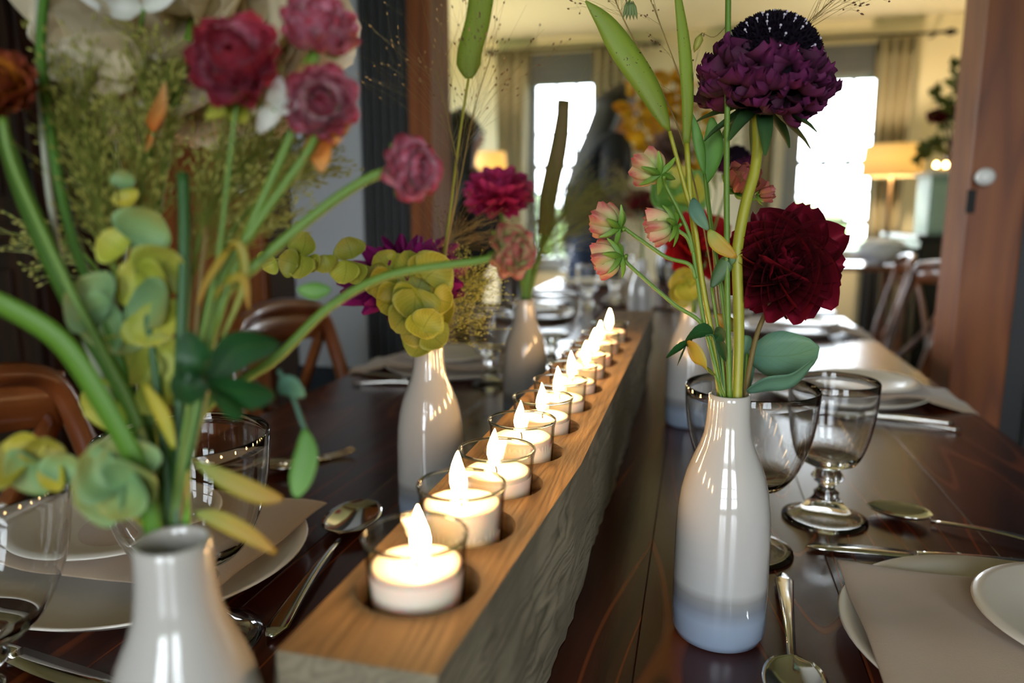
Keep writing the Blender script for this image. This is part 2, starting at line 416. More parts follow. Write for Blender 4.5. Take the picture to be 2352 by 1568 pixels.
# walls with window openings
def wall_with(name, y0, y1, holes, m):
    parts = []; xs = XL
    for (a, b, z0, z1) in sorted(holes):
        parts += [box(xs, a, y0, y1, 0, ZC), box(a, b, y0, y1, 0, z0), box(a, b, y0, y1, z1, ZC)]; xs = b
    parts.append(box(xs, XR, y0, y1, 0, ZC)); return struct(name, join(parts), m)
def xz(px, py, Y=YF): p = ony(px, py, Y); return p.x, p.z
w1 = (xz(1218, 380)[0], xz(1378, 380)[0], xz(1300, 600)[1], xz(1300, 180)[1])
w2 = (xz(1822, 380)[0], xz(2022, 380)[0], xz(1920, 582)[1], xz(1920, 168)[1])
wall_with('wall_far', YF, YF+.16, [w1, w2], cream)
b1 = (-2.0, -1.15, .75, 2.15); b2 = (-.55, .25, .75, 2.15); b3 = (.75, 1.6, .75, 2.15)
wall_with('wall_back', -2.2, -2.05, [b2, b3], tan_wall)
framem = mat('window frame paint', '8b9299', .5); pane_m = thin_glass('window glass', edge=.9)
def window(name, h, Y, cols, zs, sgn=1, gap=None):
    a, b, z0, z1 = h; t = thing(name, None, None); t['kind'] = 'structure'; f = .045
    ya, yb = Y+.02, Y+.07
    fr = join([box(a, a+f, ya, yb, z0, z1), box(b-f, b, ya, yb, z0, z1), box(a, b, ya, yb, z1-f, z1), box(a, b, ya-.06, yb, z0-.005, z0+.03)])
    obj('window_frame', fr, framem, t, smooth=False)
    xs = [a+f+(b-a-2*f)*i/cols for i in range(cols+1)]
    for i, zz in enumerate(zs):
        wd = .022 if i in (1, len(zs)//2, len(zs)-1) or i == 0 else .011
        if 0 < i < len(zs)-1: obj('rail' if wd > .015 else 'muntin', box(a+f, b-f, ya+.01, yb-.01, zz-wd, zz+wd), framem, t, smooth=False)
    for i in range(len(zs)-1):
        if gap is not None and i == 0: continue
        for j in range(cols):
            obj('pane', box(xs[j]+.004, xs[j+1]-.004, ya+.024, ya+.026, zs[i]+.004, zs[i+1]-.004), pane_m, t, smooth=False)
            if j: obj('muntin', box(xs[j]-.011, xs[j]+.011, ya+.012, yb-.012, zs[i], zs[i+1]), framem, t, smooth=False)
    obj('casing', join([box(a-.07, a, Y-.02, Y, z0-.07, z1+.07), box(b, b+.07, Y-.02, Y, z0-.07, z1+.07), box(a-.07, b+.07, Y-.02, Y, z1, z1+.07), box(a-.09, b+.09, Y-.05, Y, z0-.05, z0)]), framem, t, smooth=False)
    return t
zz = lambda py: xz(1920, py)[1]
window('window_1', w1, YF, 3, [w1[2]+.03, zz(510), zz(440), zz(373), zz(290), w1[3]-.045])
window('window_2', w2, YF, 3, [w2[2]+.03, zz(510), zz(440), zz(373), zz(308), w2[3]-.045], gap=1)
for i, b in enumerate((b2, b3)):
    window('window_%d' % (i+3), b, -2.15, 2, [.78, 1.1, 1.45, 1.8, 2.1])
for h in (w1, w2): portal('window_portal', ((h[0]+h[1])/2, YF+.15, (h[2]+h[3])/2), (-PI/2, 0, 0), h[1]-h[0], h[3]-h[2])
for h in (b2, b3): portal('window_portal', ((h[0]+h[1])/2, -2.19, (h[2]+h[3])/2), (PI/2, 0, 0), h[1]-h[0], h[3]-h[2])

for i, (a, b, z0, z1) in enumerate(ADDED_WIN):  # frames and panes of the added windows, out of view
    portal('window_portal', (XL-.09, (a+b)/2, (z0+z1)/2), (0, -PI/2, 0), z1-z0, b-a)
    t = thing('window_%d' % (i+6), None, None); t['kind'] = 'structure'
    obj('window_frame', join([box(XL-.08, XL-.03, a, a+.05, z0, z1), box(XL-.08, XL-.03, b-.05, b, z0, z1), box(XL-.08, XL-.03, a, b, z1-.05, z1), box(XL-.08, XL-.03, a, b, z0, z0+.05)]), framem, t, smooth=False)
    obj('rail', box(XL-.07, XL-.04, a, b, 1.43, 1.46), framem, t, smooth=False)
    obj('pane', box(XL-.056, XL-.054, a+.05, b-.05, z0+.05, z1-.05), pane_m, t, smooth=False)

# outdoors
struct('ground', ([(-40, -40, -.6), (40, -40, -.6), (40, 60, -.6), (-40, 60, -.6)], [(0, 1, 2, 3)]), mat('lawn', '55663a', .9, bump=(3, .5)))
leafm = [mat('tree leaves', '55683a', .7, var=.3), mat('autumn tree leaves', '7d7d45', .7, var=.3)]
for i, (x, y, r, hh) in enumerate([(-5.5, 26, 1.7, .3), (-.6, 27, 1.6, .0), (3.2, 25, 1.5, .2), (7.0, 26, 1.6, .4), (10.8, 27, 1.6, .3)]):
    t = thing('tree', 'hazy green tree outside the %s' % ['left window', 'left window, right of the other', 'right window, nearest its left side', 'right window, nearest its right side', 'right window, beyond the lamp'][i], 'tree', (x, y, -.6), group='trees outside')
    obj('trunk', tube([(x, y, -.6), (x+.1, y, hh)], [.16, .1], 8), darkw, t)
    ps = []
    for q in range(34):
        d = V((R.gauss(0, 1), R.gauss(0, 1), R.gauss(0, .8))).normalized()*r*R.uniform(.35, .8)
        ps.append(ball((x+d.x, y+d.y, hh+.3+d.z*.7), r*R.uniform(.22, .38), 8, 5, bumps=.6, seed=q+i*50))
    obj('crown', join(ps), leafm[i % 2], t)

# shades, curtains, rods
blind = mat('grey roman shade cloth', '5b5e62', .9, trans=.05); curtm = mat('sheer linen curtain', 'b3a98c', .9, trans=.22); hemm = mat('charcoal curtain band', '24252c', .9)
def shade_(px0, px1, py0, py1, lab):
    x0, z1 = xz(px0, py0, YF-.06); x1, z0 = xz(px1, py1, YF-.06); t = thing('roman_shade', lab, 'blind', ((x0+x1)/2, YF-.06, z1), group='raised roman shades')
    n = 4
    for i in range(n):
        a, b = z0+(z1-z0)*i/n, z0+(z1-z0)*(i+1)/n
        bevel(obj('fold', box(x0, x1, YF-.075-.008*(n-i), YF-.05, a+.002, b+.006), blind, t, smooth=False), .006)
shade_(1205, 1385, 128, 192, 'grey roman shade drawn up in the left window'); shade_(1808, 2030, 112, 172, 'grey roman shade drawn up in the right window behind the purple flower')
def curtain(px0, px1, py0, zb, lab, name='curtain'):
    Y = YF-.16; x0, z1 = xz(px0, py0, Y); x1, _ = xz(px1, py0, Y); t = thing(name, lab, 'curtain', ((x0+x1)/2, Y, zb))
    zh = .86
    for nm, a, b, m in (('cloth', zh, z1, curtm), ('hem_band', zb, zh, hemm)):
        vs, fs = [], []; n = 56; nz = 10
        for j in range(nz+1):
            for i in range(n+1):
                f = i/n; zc = a+(b-a)*j/nz
                vs.append((x0+(x1-x0)*f+.01*math.sin(zc*2+f*3), Y+.035*math.sin(f*2*PI*4.2+.4*math.sin(zc*1.5))+.01*math.sin(f*40), zc))
        for j in range(nz):
            for i in range(n): q = j*(n+1)+i; fs.append((q, q+1, q+n+2, q+n+1))
        o = obj(nm, (vs, fs), m, t); s = o.modifiers.new('s', 'SOLIDIFY'); s.thickness = .003
curtain(1142, 1212, 118, .04, 'pale linen curtain left of the left window, in the lamp light'); curtain(1366, 1445, 108, .04, 'grey linen curtain right of the left window, above the dark haired person')
curtain(1722, 1806, 100, .04, 'linen curtain left of the right window, behind the purple flower'); curtain(2022, 2112, 86, .04, 'linen curtain with dark lower band behind the lamp at right')
def rod(px0, py0, px1, py1, lab):
    a, b = ony(px0, py0, YF-.16), ony(px1, py1, YF-.16); b.z = a.z = (a.z+b.z)/2
    t = thing('curtain_rod', lab, 'curtain rod', a, group='curtain rods')
    obj('rod', tube([a, b], .011, 10, 1), blackiron, t)
    for p, s in ((a, -1), (b, 1)):
        obj('finial', join([ball(p+V((s*.02, 0, 0)), .026, 10, 6, (1.3, 1, 1)), ball(p+V((s*.055, 0, 0)), .014, 8, 5)]), blackiron, t)
        obj('bracket', tube([p+V((-s*.06, 0, 0)), p+V((-s*.06, .16, 0))], .009, 6, 1), blackiron, t)
rod(1132, 118, 1500, 102, 'black curtain rod with round finials over the left window'); rod(1716, 98, 2176, 73, 'black curtain rod with round finials over the right window')

# lamps of the far room
shadem = mat('lamp shade linen', 'efdcae', .9, trans=.5); bulbm = emit('bulb glow', (1, .76, .46), 560)
metalm = mat('bronze metal', '4a3a28', .35, metal=1)
def lamp(name, lab, cx, cy, z0, z1, r0, r1, foot, ceramic=False):
    t = thing(name, lab, 'lamp', (cx, cy, foot)); c = (cx, cy, 0)
    obj('lamp_shade', lathe([(r0, z0), (r1, z1), (r1-.003, z1), (r0-.003, z0)], 48, c, True), shadem, t)
    obj('bulb', ball((cx, cy, (z0+z1)/2), .035, 12, 8), bulbm, t)
    if ceramic: obj('base', lathe([(0, foot), (.07, foot), (.075, foot+.01), (.072, foot+.05), (.075, z0-.12), (.05, z0-.07), (.012, z0-.06), (.012, z0+.02), (0, z0+.02)], 32, c), mat('cream ceramic', 'e8dcae', .3), t)
    else:
        obj('pole', tube([(cx, cy, foot+.02), (cx, cy, z0+.05)], .009, 10, 1), metalm, t)
        obj('base', lathe([(0, foot), (.13, foot), (.13, foot+.012), (.03, foot+.03), (0, foot+.03)], 32, c), metalm, t)
    obj('harp', join([tube([(cx-r1+.005, cy, z1-.01), (cx+r1-.005, cy, z1-.01)], .002, 6, 1), tube([(cx, cy-r1+.005, z1-.01), (cx, cy+r1-.005, z1-.01)], .002, 6, 1), tube([(cx, cy, z0), (cx, cy, z1)], .004, 6, 1)]), metalm, t)
p = at(2050, 369, 4.75); q0 = at(2050, 405, 4.75); q1 = at(2050, 334, 4.75)
lamp('floor_lamp', 'floor lamp with lit cream drum shade beside the right window', p.x, p.y, q0.z, q1.z, .185, .170, 0)
p = at(1122, 380, 5.2); q0 = at(1122, 408, 5.2); q1 = at(1122, 350, 5.2)
sz = .78
lamp('table_lamp', 'lit table lamp with pale ceramic base left of the left window', p.x, p.y, q0.z, q1.z, .13, .12, sz, True)
t = thing('side_table', 'small dark side table carrying the left lamp', 'table', (p.x, p.y, 0))
bevel(obj('table_top', box(p.x-.25, p.x+.25, p.y-.22, p.y+.22, sz-.03, sz), darkw, t, smooth=False), .004)
for sx in (-1, 1):
    for sy in (-1, 1): obj('leg', tube([(p.x+sx*.2, p.y+sy*.17, sz-.03), (p.x+sx*.2, p.y+sy*.17, 0)], [.022, .014], 8, 1), darkw, t)

# sideboard with pale green cabinet, flowers and lights by the right wall
c0 = at(2172, 470, 4.2); cx, cyy = c0.x, c0.y; gz0 = at(2172, 540, 4.2).z; gz1 = at(2172, 402, 4.2).z
t = thing('sideboard', 'black sideboard against the right wall of the far room', 'sideboard', (cx, cyy, 0))
bevel(obj('body', box(cx-.14, XR-.02, cyy-.1, cyy+.75, .08, gz0-.03), mat('black lacquer', '0c0a0a', .25), t, smooth=False), .005)
bevel(obj('top', box(cx-.16, XR-.01, cyy-.12, cyy+.77, gz0-.03, gz0), mat('black lacquer', '0c0a0a', .25), t, smooth=False), .004)
for yy in (cyy+.02, cyy+.4): obj('door', box(cx-.15, cx-.14, yy, yy+.33, .14, gz0-.08), mat('black lacquer', '0c0a0a', .25), t, smooth=False)
t = thing('cabinet', 'pale green cabinet standing on the black sideboard', 'cabinet', (cx+.05, cyy, gz0))
pg = mat('pale green paint', '93b0a3', .45)
bevel(obj('body', box(cx-.085, cx+.30, cyy, cyy+.28, gz0, gz1), pg, t, smooth=False), .004)
bevel(obj('front_panel', box(cx-.07, cx+.28, cyy-.01, cyy+.002, gz0+.02, gz1-.05), mat('pale green panel', 'a3c0b2', .3), t, smooth=False), .004)
bevel(obj('top', box(cx-.10, cx+.31, cyy-.02, cyy+.30, gz1, gz1+.02), trimw, t, smooth=False), .003)
for i, px in enumerate((2150, 2172, 2195)):
    p = at(px, 384, 4.22); t = thing('tealight', 'lit tealight on the pale green cabinet, %s of the three' % ('left', 'middle', 'right')[i], 'candle', (p.x, p.y, gz1+.02), group='tealights on the green cabinet')
    obj('cup', lathe([(0, 0), (.02, 0), (.022, .025), (.02, .025), (.018, .015), (0, .015)], 16, (p.x, p.y, gz1+.02)), mat('tealight wax', 'f1e2c0', .6), t)
    obj('flame', ball((p.x, p.y, gz1+.055), .014, 8, 6, (.8, .8, 1.4)), emit('tealight flame', (1, .6, .2), 30), t)

# ---------------------------------------------------------------- people far behind
def skin_mesh(name, verts, edges, m, parent, sub=2):
    me = bpy.data.meshes.new(name); me.from_pydata([v[0] for v in verts], edges, []); me.update()
    o = bpy.data.objects.new(name, me); COL.objects.link(o); adopt(o, parent)
    s = o.modifiers.new('skin', 'SKIN'); 
    for i, v in enumerate(verts):
        sv = me.skin_vertices[0].data[i]; sv.radius = v[1] if isinstance(v[1], tuple) else (v[1], v[1])
        sv.use_root = (i == 0)
    s.use_smooth_shade = True
    ss = o.modifiers.new('sub', 'SUBSURF'); ss.levels = sub; ss.render_levels = sub
    me.materials.append(m); return o
skinm = mat('skin', 'b07a5c', .55, sss=.1); blackcloth = mat('black cloth', '0d0e13', .85); jeans = mat('dark blue denim', '1b2a44', .85); hairm = mat('dark hair', '070506', .5); shoe = mat('dark shoe leather', '120f0d', .5)
def person(lab, loc, h, rz, lean=0, arm=0.5, top=blackcloth):
    t = thing('person', lab, 'person', loc, rz); k = h/1.7
    W = Matrix.Translation(V(loc)) @ Matrix.Rotation(rz, 4, 'Z')
    def P(x, y, z):   # figure faces +Y; leaning forward above the hips
        if z > .95: a = lean*(z-.95); y += math.sin(lean)*(z-.95); z = .95+(z-.95)*math.cos(lean)
        return W @ V((x*k, y*k, z*k))
    B = [(P(0, 0, .95), (.12*k, .09*k)), (P(0, 0, 1.12), (.11*k, .08*k)), (P(0, 0, 1.32), (.13*k, .09*k)), (P(0, 0, 1.43), .06*k), (P(0, .005, 1.49), .045*k), (P(0, .02, 1.56), (.062*k, .075*k)), (P(0, .02, 1.64), (.066*k, .08*k)), (P(0, .02, 1.68), .04*k)]
    E = [(0, 1), (1, 2), (2, 3), (3, 4), (4, 5), (5, 6), (6, 7)]
    def chain(pts, start):
        i0 = start
        for p, r in pts: B.append((P(*p), r*k)); E.append((i0, len(B)-1)); i0 = len(B)-1
        return i0
    for s in (-1, 1):
        chain([((s*.09, 0, .86), .085), ((s*.10, .01, .50), .056), ((s*.10, -.01, .28), .052), ((s*.10, -.01, .09), .036), ((s*.10, .10, .035), .032), ((s*.10, .16, .03), .022)], 0)
        w = chain([((s*.16, 0, 1.38), .052), ((s*.22, .02, 1.16), .043), ((s*.20, .12+arm*.14, 1.04), .036), ((s*.19, .2+arm*.2, .99), .026), ((s*.185, .26+arm*.2, .98), .03)], 3)
        for q, (dx, L) in enumerate(((-.024, .055), (-.008, .07), (.008, .075), (.024, .06))):
            chain([((s*.185+dx, .29+arm*.2, .975), .010), ((s*.185+dx*1.1, .29+arm*.2+L*.6, .965), .009), ((s*.185+dx*1.1, .29+arm*.2+L, .945), .007)], w)
        chain([((s*.185-s*.035, .27+arm*.2, .975), .010), ((s*.185-s*.045, .30+arm*.2, .96), .008)], w)
    skin_mesh('body', B, E, skinm, t)
    C = []; F = []
    C = [(P(0, 0, .86), (.21*k, .19*k)), (P(0, 0, 1.12), (.19*k, .18*k)), (P(0, 0, 1.32), (.19*k, .16*k)), (P(0, 0, 1.42), (.11*k, .10*k))]; F = [(0, 1), (1, 2), (2, 3)]
    for s in (-1, 1):
        b = len(C); C += [(P(s*.165, 0, 1.37), .085*k), (P(s*.225, .02, 1.16), .078*k), (P(s*.205, .12+arm*.14, 1.04), .05*k), (P(s*.19, .19+arm*.2, .995), .04*k)]; F += [(2, b), (b, b+1), (b+1, b+2), (b+2, b+3)]
    skin_mesh('jacket', C, F, top, t)
    C = [(P(0, 0, .97), (.14*k, .105*k))]; F = []
    for s in (-1, 1):
        b = len(C); C += [(P(s*.095, 0, .84), .10*k), (P(s*.10, .01, .5), .07*k), (P(s*.10, -.01, .12), .055*k)]; F += [(0, b), (b, b+1), (b+1, b+2)]
    skin_mesh('trousers', C, F, jeans, t)
    for s in (-1, 1): obj('shoe', ball(P(s*.10, .06, .045), .075*k, 12, 8, (.6, 1.6, .6)), shoe, t)
    # long hair: cap and fall down the back
    HC = P(0, .0, 1.63); vs, fs = [], []; n, m_ = 16, 14; fw = (W.to_3x3() @ V((0, 1, 0)))
    sd = W.to_3x3() @ V((1, 0, 0))
    for i in range(m_+1):
        f = i/m_; zc = 1.735-.60*f
        w = .10*min(1, math.sqrt(f*6+.001))*(1+.55*math.sin(f*3)) + .0; dep = .125*min(1, math.sqrt(f*6+.001))
        for j in range(n):
            a = 2*PI*j/n; q = P(math.cos(a)*w, -.035-.05*f+math.sin(a)*dep*(1 if f < .2 else .75) - (.03 if f > .25 and math.sin(a) > 0 else 0), zc)
            vs.append(q+V((0, 0, .006*math.sin(j*5+i))))
    for i in range(m_):
        for j in range(n): j2 = (j+1) % n; fs.append((i*n+j, (i+1)*n+j, (i+1)*n+j2, i*n+j2))
    fs += [tuple(range(n)), tuple(range(m_*n+n-1, m_*n-1, -1))]
    obj('hair', (vs, fs), hairm, t)
    nose = P(0, .11, 1.60); obj('nose', ball(nose, .016*k, 8, 5, (.8, 1, 1.3)), skinm, t)
    for s in (-1, 1):
        obj('eye', ball(P(s*.03, .092, 1.63), .011*k, 8, 5), mat('eye', '20150f', .2), t)
        obj('ear', ball(P(s*.073, .02, 1.60), .022*k, 8, 5, (.4, .8, 1.3)), skinm, t)
    obj('mouth', ball(P(0, .098, 1.565), .018*k, 8, 5, (1.2, .4, .4)), mat('lips', '8c4a44', .5), t)
    return t
p = at(1392, 278, 4.45); person('person with long dark hair in black, leaning beside the left window', (p.x-.12, p.y, 0), 1.76*(p.z+.06)/1.60, -1.15, .30, .5)
p = at(1036, 292, 3.1); person('person in black, half hidden behind the left post', (p.x, p.y, 0), 1.66*(p.z)/1.60, -.6, .12, .1)
# ---------------------------------------------------------------- tables
tablem = wood('stained table wood', '260b05', '4a1b0c', '94481e', .25, coat=.12, sx=7, sy=.75, dist=7, lines=1, bumpv=.25)
TL, TRT = -.716, .478
def dining_table(lab, y0, y1, x0=TL, x1=TRT, n=7):
    t = thing('dining_table', lab, 'table', ((x0+x1)/2, (y0+y1)/2, 0))
    w = (x1-x0)/n
    for i in range(n): bevel(obj('plank', box(x0+i*w+.0002, x0+(i+1)*w-.0002, y0+.0, y1, TZ-.04, TZ), tablem, t, smooth=False), .0006, 1)
    for yy in (y0-.0, y1-.0): pass
    for x in (x0+.09, x1-.12): bevel(obj('apron', box(x, x+.03, y0+.15, y1-.15, TZ-.13, TZ-.04), darkw, t, smooth=False), .002, 1)
    for x in (x0+.06, x1-.14):
        for yy in (y0+.1, y1-.5): bevel(obj('leg', box(x, x+.08, yy, yy+.08, 0, TZ-.04), darkw, t, smooth=False), .004, 1)
    return t
dining_table('long dark stained plank table in front, with the candle trough', -.55, 2.62)
dining_table('second dark plank table beyond the first, laid with glasses', 2.75, 3.85)

# ---------------------------------------------------------------- cross back chairs
chairw = wood('chair wood', '3a1a0a', '7a3f1c', '8a4d24', .28, coat=.5, sx=5, sy=5, dist=1.2, bumpv=.02)
seatm = wood('woven seat', '3a2414', '6b4a2c', '8a6a44', .6, sx=60, sy=60)
def make_chair():
    t = thing('cross_back_chair', '', 'chair'); Z = V((0, 0, 1))
    vf = lathe([(0, .44), (.19, .44), (.215, .45), (.215, .465), (.2, .472), (0, .468)], 32)
    vf = ([(x*1.02, y*(1.0 if y > 0 else .92), z) for x, y, z in vf[0]], vf[1])
    obj('seat', vf, seatm, t, world_coords=False)
    hoop = [(-.185, -.17, .02), (-.185, -.175, .45), (-.2, -.215, .66), (-.195, -.25, .80), (-.165, -.265, .875), (-.08, -.285, .895), (0, -.29, .90), (.08, -.285, .895), (.165, -.265, .875), (.195, -.25, .80), (.2, -.215, .66), (.185, -.175, .45), (.185, -.17, .02)]
    obj('back_frame', tube(hoop, .017, 10, 5), chairw, t, world_coords=False)
    rail = [(-.185, -.262, .845), (-.1, -.29, .853), (0, -.30, .857), (.1, -.29, .853), (.185, -.262, .845)]
    r = bar(rail, .016, .075); obj('top_rail', r, chairw, t, world_coords=False)
    for s in (-1, 1):
        o = obj('cross_slat', bar([(s*.17, -.265, .82), (s*.06, -.262, .69), (-s*.08, -.235, .56), (-s*.17, -.19, .47)], .03, .010, V((0, 1, .15))), chairw, t, world_coords=False)
        obj('leg', tube([(s*.165, .15, .45), (s*.185, .18, 0)], [.018, .014], 10, 1), chairw, t, world_coords=False)
        obj('stretcher', tube([(s*.18, -.17, .2), (s*.178, .165, .2)], .010, 8, 1), chairw, t, world_coords=False)
        obj('rivet', ball((s*.19, -.272, .845), .011, 8, 5), mat('steel rivet', 'cfd2d6', .2, metal=1), t, world_coords=False)
    obj('stretcher', tube([(-.18, .16, .24), (.18, .16, .24)], .010, 8, 1), chairw, t, world_coords=False)
    obj('seat_support', tube([(-.185, -.175, .36), (-.18, 0, .40), (-.165, .15, .36)], .008, 8, 5), chairw, t, world_coords=False)
    return t
ch0 = make_chair(); first = True
def chair(x, y, rz, lab, grp):
    global first
    if first: first = False; c = ch0; c.location = (x, y, 0); c.rotation_euler = (0, 0, rz); c['label'] = lab; c['group'] = grp
    else: c = copy_tree(ch0, (x, y, 0), rz, lab, grp)
    return c
GL, GR = 'chairs along the left side', 'chairs along the right side'
chair(-.60, .64, -PI/2, 'cross back chair nearest at the left edge of the photo', GL)
chair(-.60, 1.40, -PI/2, 'cross back chair behind the plain grey wall strip, left side', GL)
chair(.50+.0, 1.40, PI/2, 'cross back chair at the right edge, beside the wooden post', GR)
chair(.50, 2.50, PI/2-.35, 'cross back chair seen clearly left of the wooden post, right side', GR)
for i, (x, y, r, l) in enumerate([(.66, 3.25, .1, 'cross back chair at the second table, first beyond the post'), (.70, 3.9, -.1, 'cross back chair at the second table, second on its right side'), (.30, 4.15, 1.5, 'cross back chair at the far end of the second table')]):
    chair(x, y, PI/2+r, l, GR)
chair(1.25, 2.95, PI/2+.4, 'cross back chair half hidden behind the wooden post', GR)
# low table and white cloth near the right window
t = thing('console_table', 'reddish wooden table below the right window', 'table', (1.25, 4.5, 0))
c = at(2020, 606, 4.4); tz = c.z
bevel(obj('table_top', box(c.x-.36, c.x+.12, c.y-.25, c.y+.25, tz-.03, tz), chairw, t, smooth=False), .004)
for sx in (-.33, .09):
    for sy in (-.2, .2): obj('leg', tube([(c.x+sx, c.y+sy, tz-.03), (c.x+sx, c.y+sy, 0)], .02, 8, 1), chairw, t)
w = ball((0, 0, 0), .1, 18, 12, (1.5, .7, .75), bumps=.5, seed=3); w = ([(v.x+c.x+.0, v.y+c.y-.05, max(v.z, -.07)+tz+.071) for v in w[0]], w[1])
tag(obj('cloth_bundle', w, mat('white cloth', 'c9ced6', .8)), 'crumpled white cloth lying on the reddish table', 'cloth')

# ---------------------------------------------------------------- candle trough
beam_top = wood('candle tinted trough wood', '5e4226', 'a67c4a', 'b98e58', .75, sx=34, sy=3.0, dist=7, bumpv=1, wear='8a6a44')  # same wood as the sides; the candles' warm light is put into its colour
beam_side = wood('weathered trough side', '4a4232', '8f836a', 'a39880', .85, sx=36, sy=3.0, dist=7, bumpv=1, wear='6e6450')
ZB = CAM.z-.194                      # top face of the trough
eL = lambda y: onz(635, 1496, ZB).x
rims = [(968, 1232), (1068, 1116), (1155, 1030), (1213, 965), (1278, 902), (1326, 862), (1360, 828), (1392, 793), (1412, 764), (1432, 738), (1450, 716)]
ZR = CAM.z-.168
XB0 = -.177
def xr_(y): return -.100+.018*min(1, max(0, (y-.27)/.28))
def xc_(y): return -.1372+.0085*min(1, max(0, (y-.34)/.5))
ys = [.341+.0765*i for i in range(9)]+[.341+.0765*8+.09, .341+.0765*8+.185]
YB0, YB1 = .268, ys[-1]+.36
HR, HD = .0315, .034
tr = thing('candle_trough', 'long rough wooden trough block with a row of round candle wells', 'candle holder', (-.13, (YB0+YB1)/2, TZ))
def trough():
    # top sheet with round holes: cells around each well, plain strips between
    vs, fs, ms = [], [], []
    wob = lambda y, s: .0035*noise.noise(V((y*9, s*3, 0)))+.0015*noise.noise(V((y*40, s*5, 2)))
    def v(p): vs.append(p); return len(vs)-1
    n = 32; zt = lambda x, y: ZB+.0012*noise.noise(V((x*60, y*25, 1)))
    cuts = [YB0]+[(ys[i]+ys[i+1])/2 for i in range(len(ys)-1)]+[YB1]
    for k, yc in enumerate(ys):
        a, b = cuts[k], cuts[k+1]; xc = xc_(yc)
        ring0, ring1, ring2 = [], [], []
        for j in range(n):
            an = 2*PI*j/n; c, s = math.cos(an), math.sin(an); XB1 = xr_(yc)
            tx = ((XB1-xc) if c > 0 else (xc-XB0))/abs(c) if abs(c) > 1e-6 else 9e9
            ty = ((b-yc) if s > 0 else (yc-a))/abs(s) if abs(s) > 1e-6 else 9e9
            ex = min(tx, ty); X, Y = xc+c*ex, yc+s*ex
            if c > 0: X = xc+(X-xc)*(xr_(Y)-xc)/(XB1-xc)
            ring0.append(v((X, Y, ZB)))
        rr = HR*(1+.02*R.random())
        ring1 = [v((xc+math.cos(2*PI*j/n)*(rr+.0014), yc+math.sin(2*PI*j/n)*(rr+.0014), ZB+.0003*noise.noise(V((j, k, 0))))) for j in range(n)]
        ring2 = [v((xc+math.cos(2*PI*j/n)*rr, yc+math.sin(2*PI*j/n)*rr, ZB-.0025)) for j in range(n)]
        ring3 = [v((xc+math.cos(2*PI*j/n)*rr, yc+math.sin(2*PI*j/n)*rr, ZB-HD)) for j in range(n)]
        for A, B in ((ring0, ring1), (ring1, ring2), (ring2, ring3)):
            for j in range(n): j2 = (j+1) % n; fs.append((A[j], A[j2], B[j2], B[j])); ms.append(0)
        fs.append(tuple(ring3)); ms.append(0)
        for cyy_ in (a, b):
            for cxx in (XB0, xr_(cyy_)):
                for j in range(n):
                    j2 = (j+1) % n; p, q = vs[ring0[j]], vs[ring0[j2]]
                    side = lambda w: abs(w[0]-(XB0 if cxx == XB0 else xr_(w[1]))) < 1e-4
                    flat = lambda w: abs(w[1]-cyy_) < 1e-5
                    if (side(p) and flat(q) and not flat(p)) or (flat(p) and side(q) and not flat(q)):
                        if abs(p[0]-cxx) < .03 or abs(q[0]-cxx) < .03:
                            cc = v((cxx, cyy_, ZB)); fs.append((ring0[j], ring0[j2], cc)); ms.append(0)
    N = 150; M = 8; L = YB1-YB0
    for s in (0, 1):
        g = []
        for i in range(N+1):
            y = YB0+L*i/N; row = []; X = xr_(y) if s else XB0
            for j in range(M+1):
                f = j/M; z = ZB+(TZ+.001-ZB)*f; d = 0 if j == 0 else (.005*noise.noise(V((y*9, z*40, s*7)))+.003*noise.noise(V((y*50, z*70, s))))
                out = 1 if s else -1; row.append(v((X+out*(d-(.010 if s else .004)*f+(.004*math.sin(f*PI) if j else 0)), y, z)))
            g.append(row)
        for i in range(N):
            for j in range(M): fs.append((g[i][j], g[i+1][j], g[i+1][j+1], g[i][j+1])); ms.append(1)
    for Y in (YB0, YB1):
        g = []; x1 = xr_(Y)
        for i in range(13):
            x = XB0+(x1-XB0)*i/12; row = []
            for j in range(M+1):
                f = j/M; z = ZB+(TZ+.001-ZB)*f; row.append(v((x-.010*f*(i/12)+.004*f*(1-i/12), Y+(0 if j == 0 or i in (0, 12) else .006*noise.noise(V((x*40, z*40, 3)))), z)))
            g.append(row)
        for i in range(12):
            for j in range(M): fs.append((g[i][j], g[i+1][j], g[i+1][j+1], g[i][j+1])); ms.append(1)
    return vs, fs, ms
vs, fs, ms = trough()
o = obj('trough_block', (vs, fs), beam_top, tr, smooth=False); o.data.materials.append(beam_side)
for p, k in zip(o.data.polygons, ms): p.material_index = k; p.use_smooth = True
es = o.modifiers.new('e', 'EDGE_SPLIT'); es.split_angle = math.radians(40)

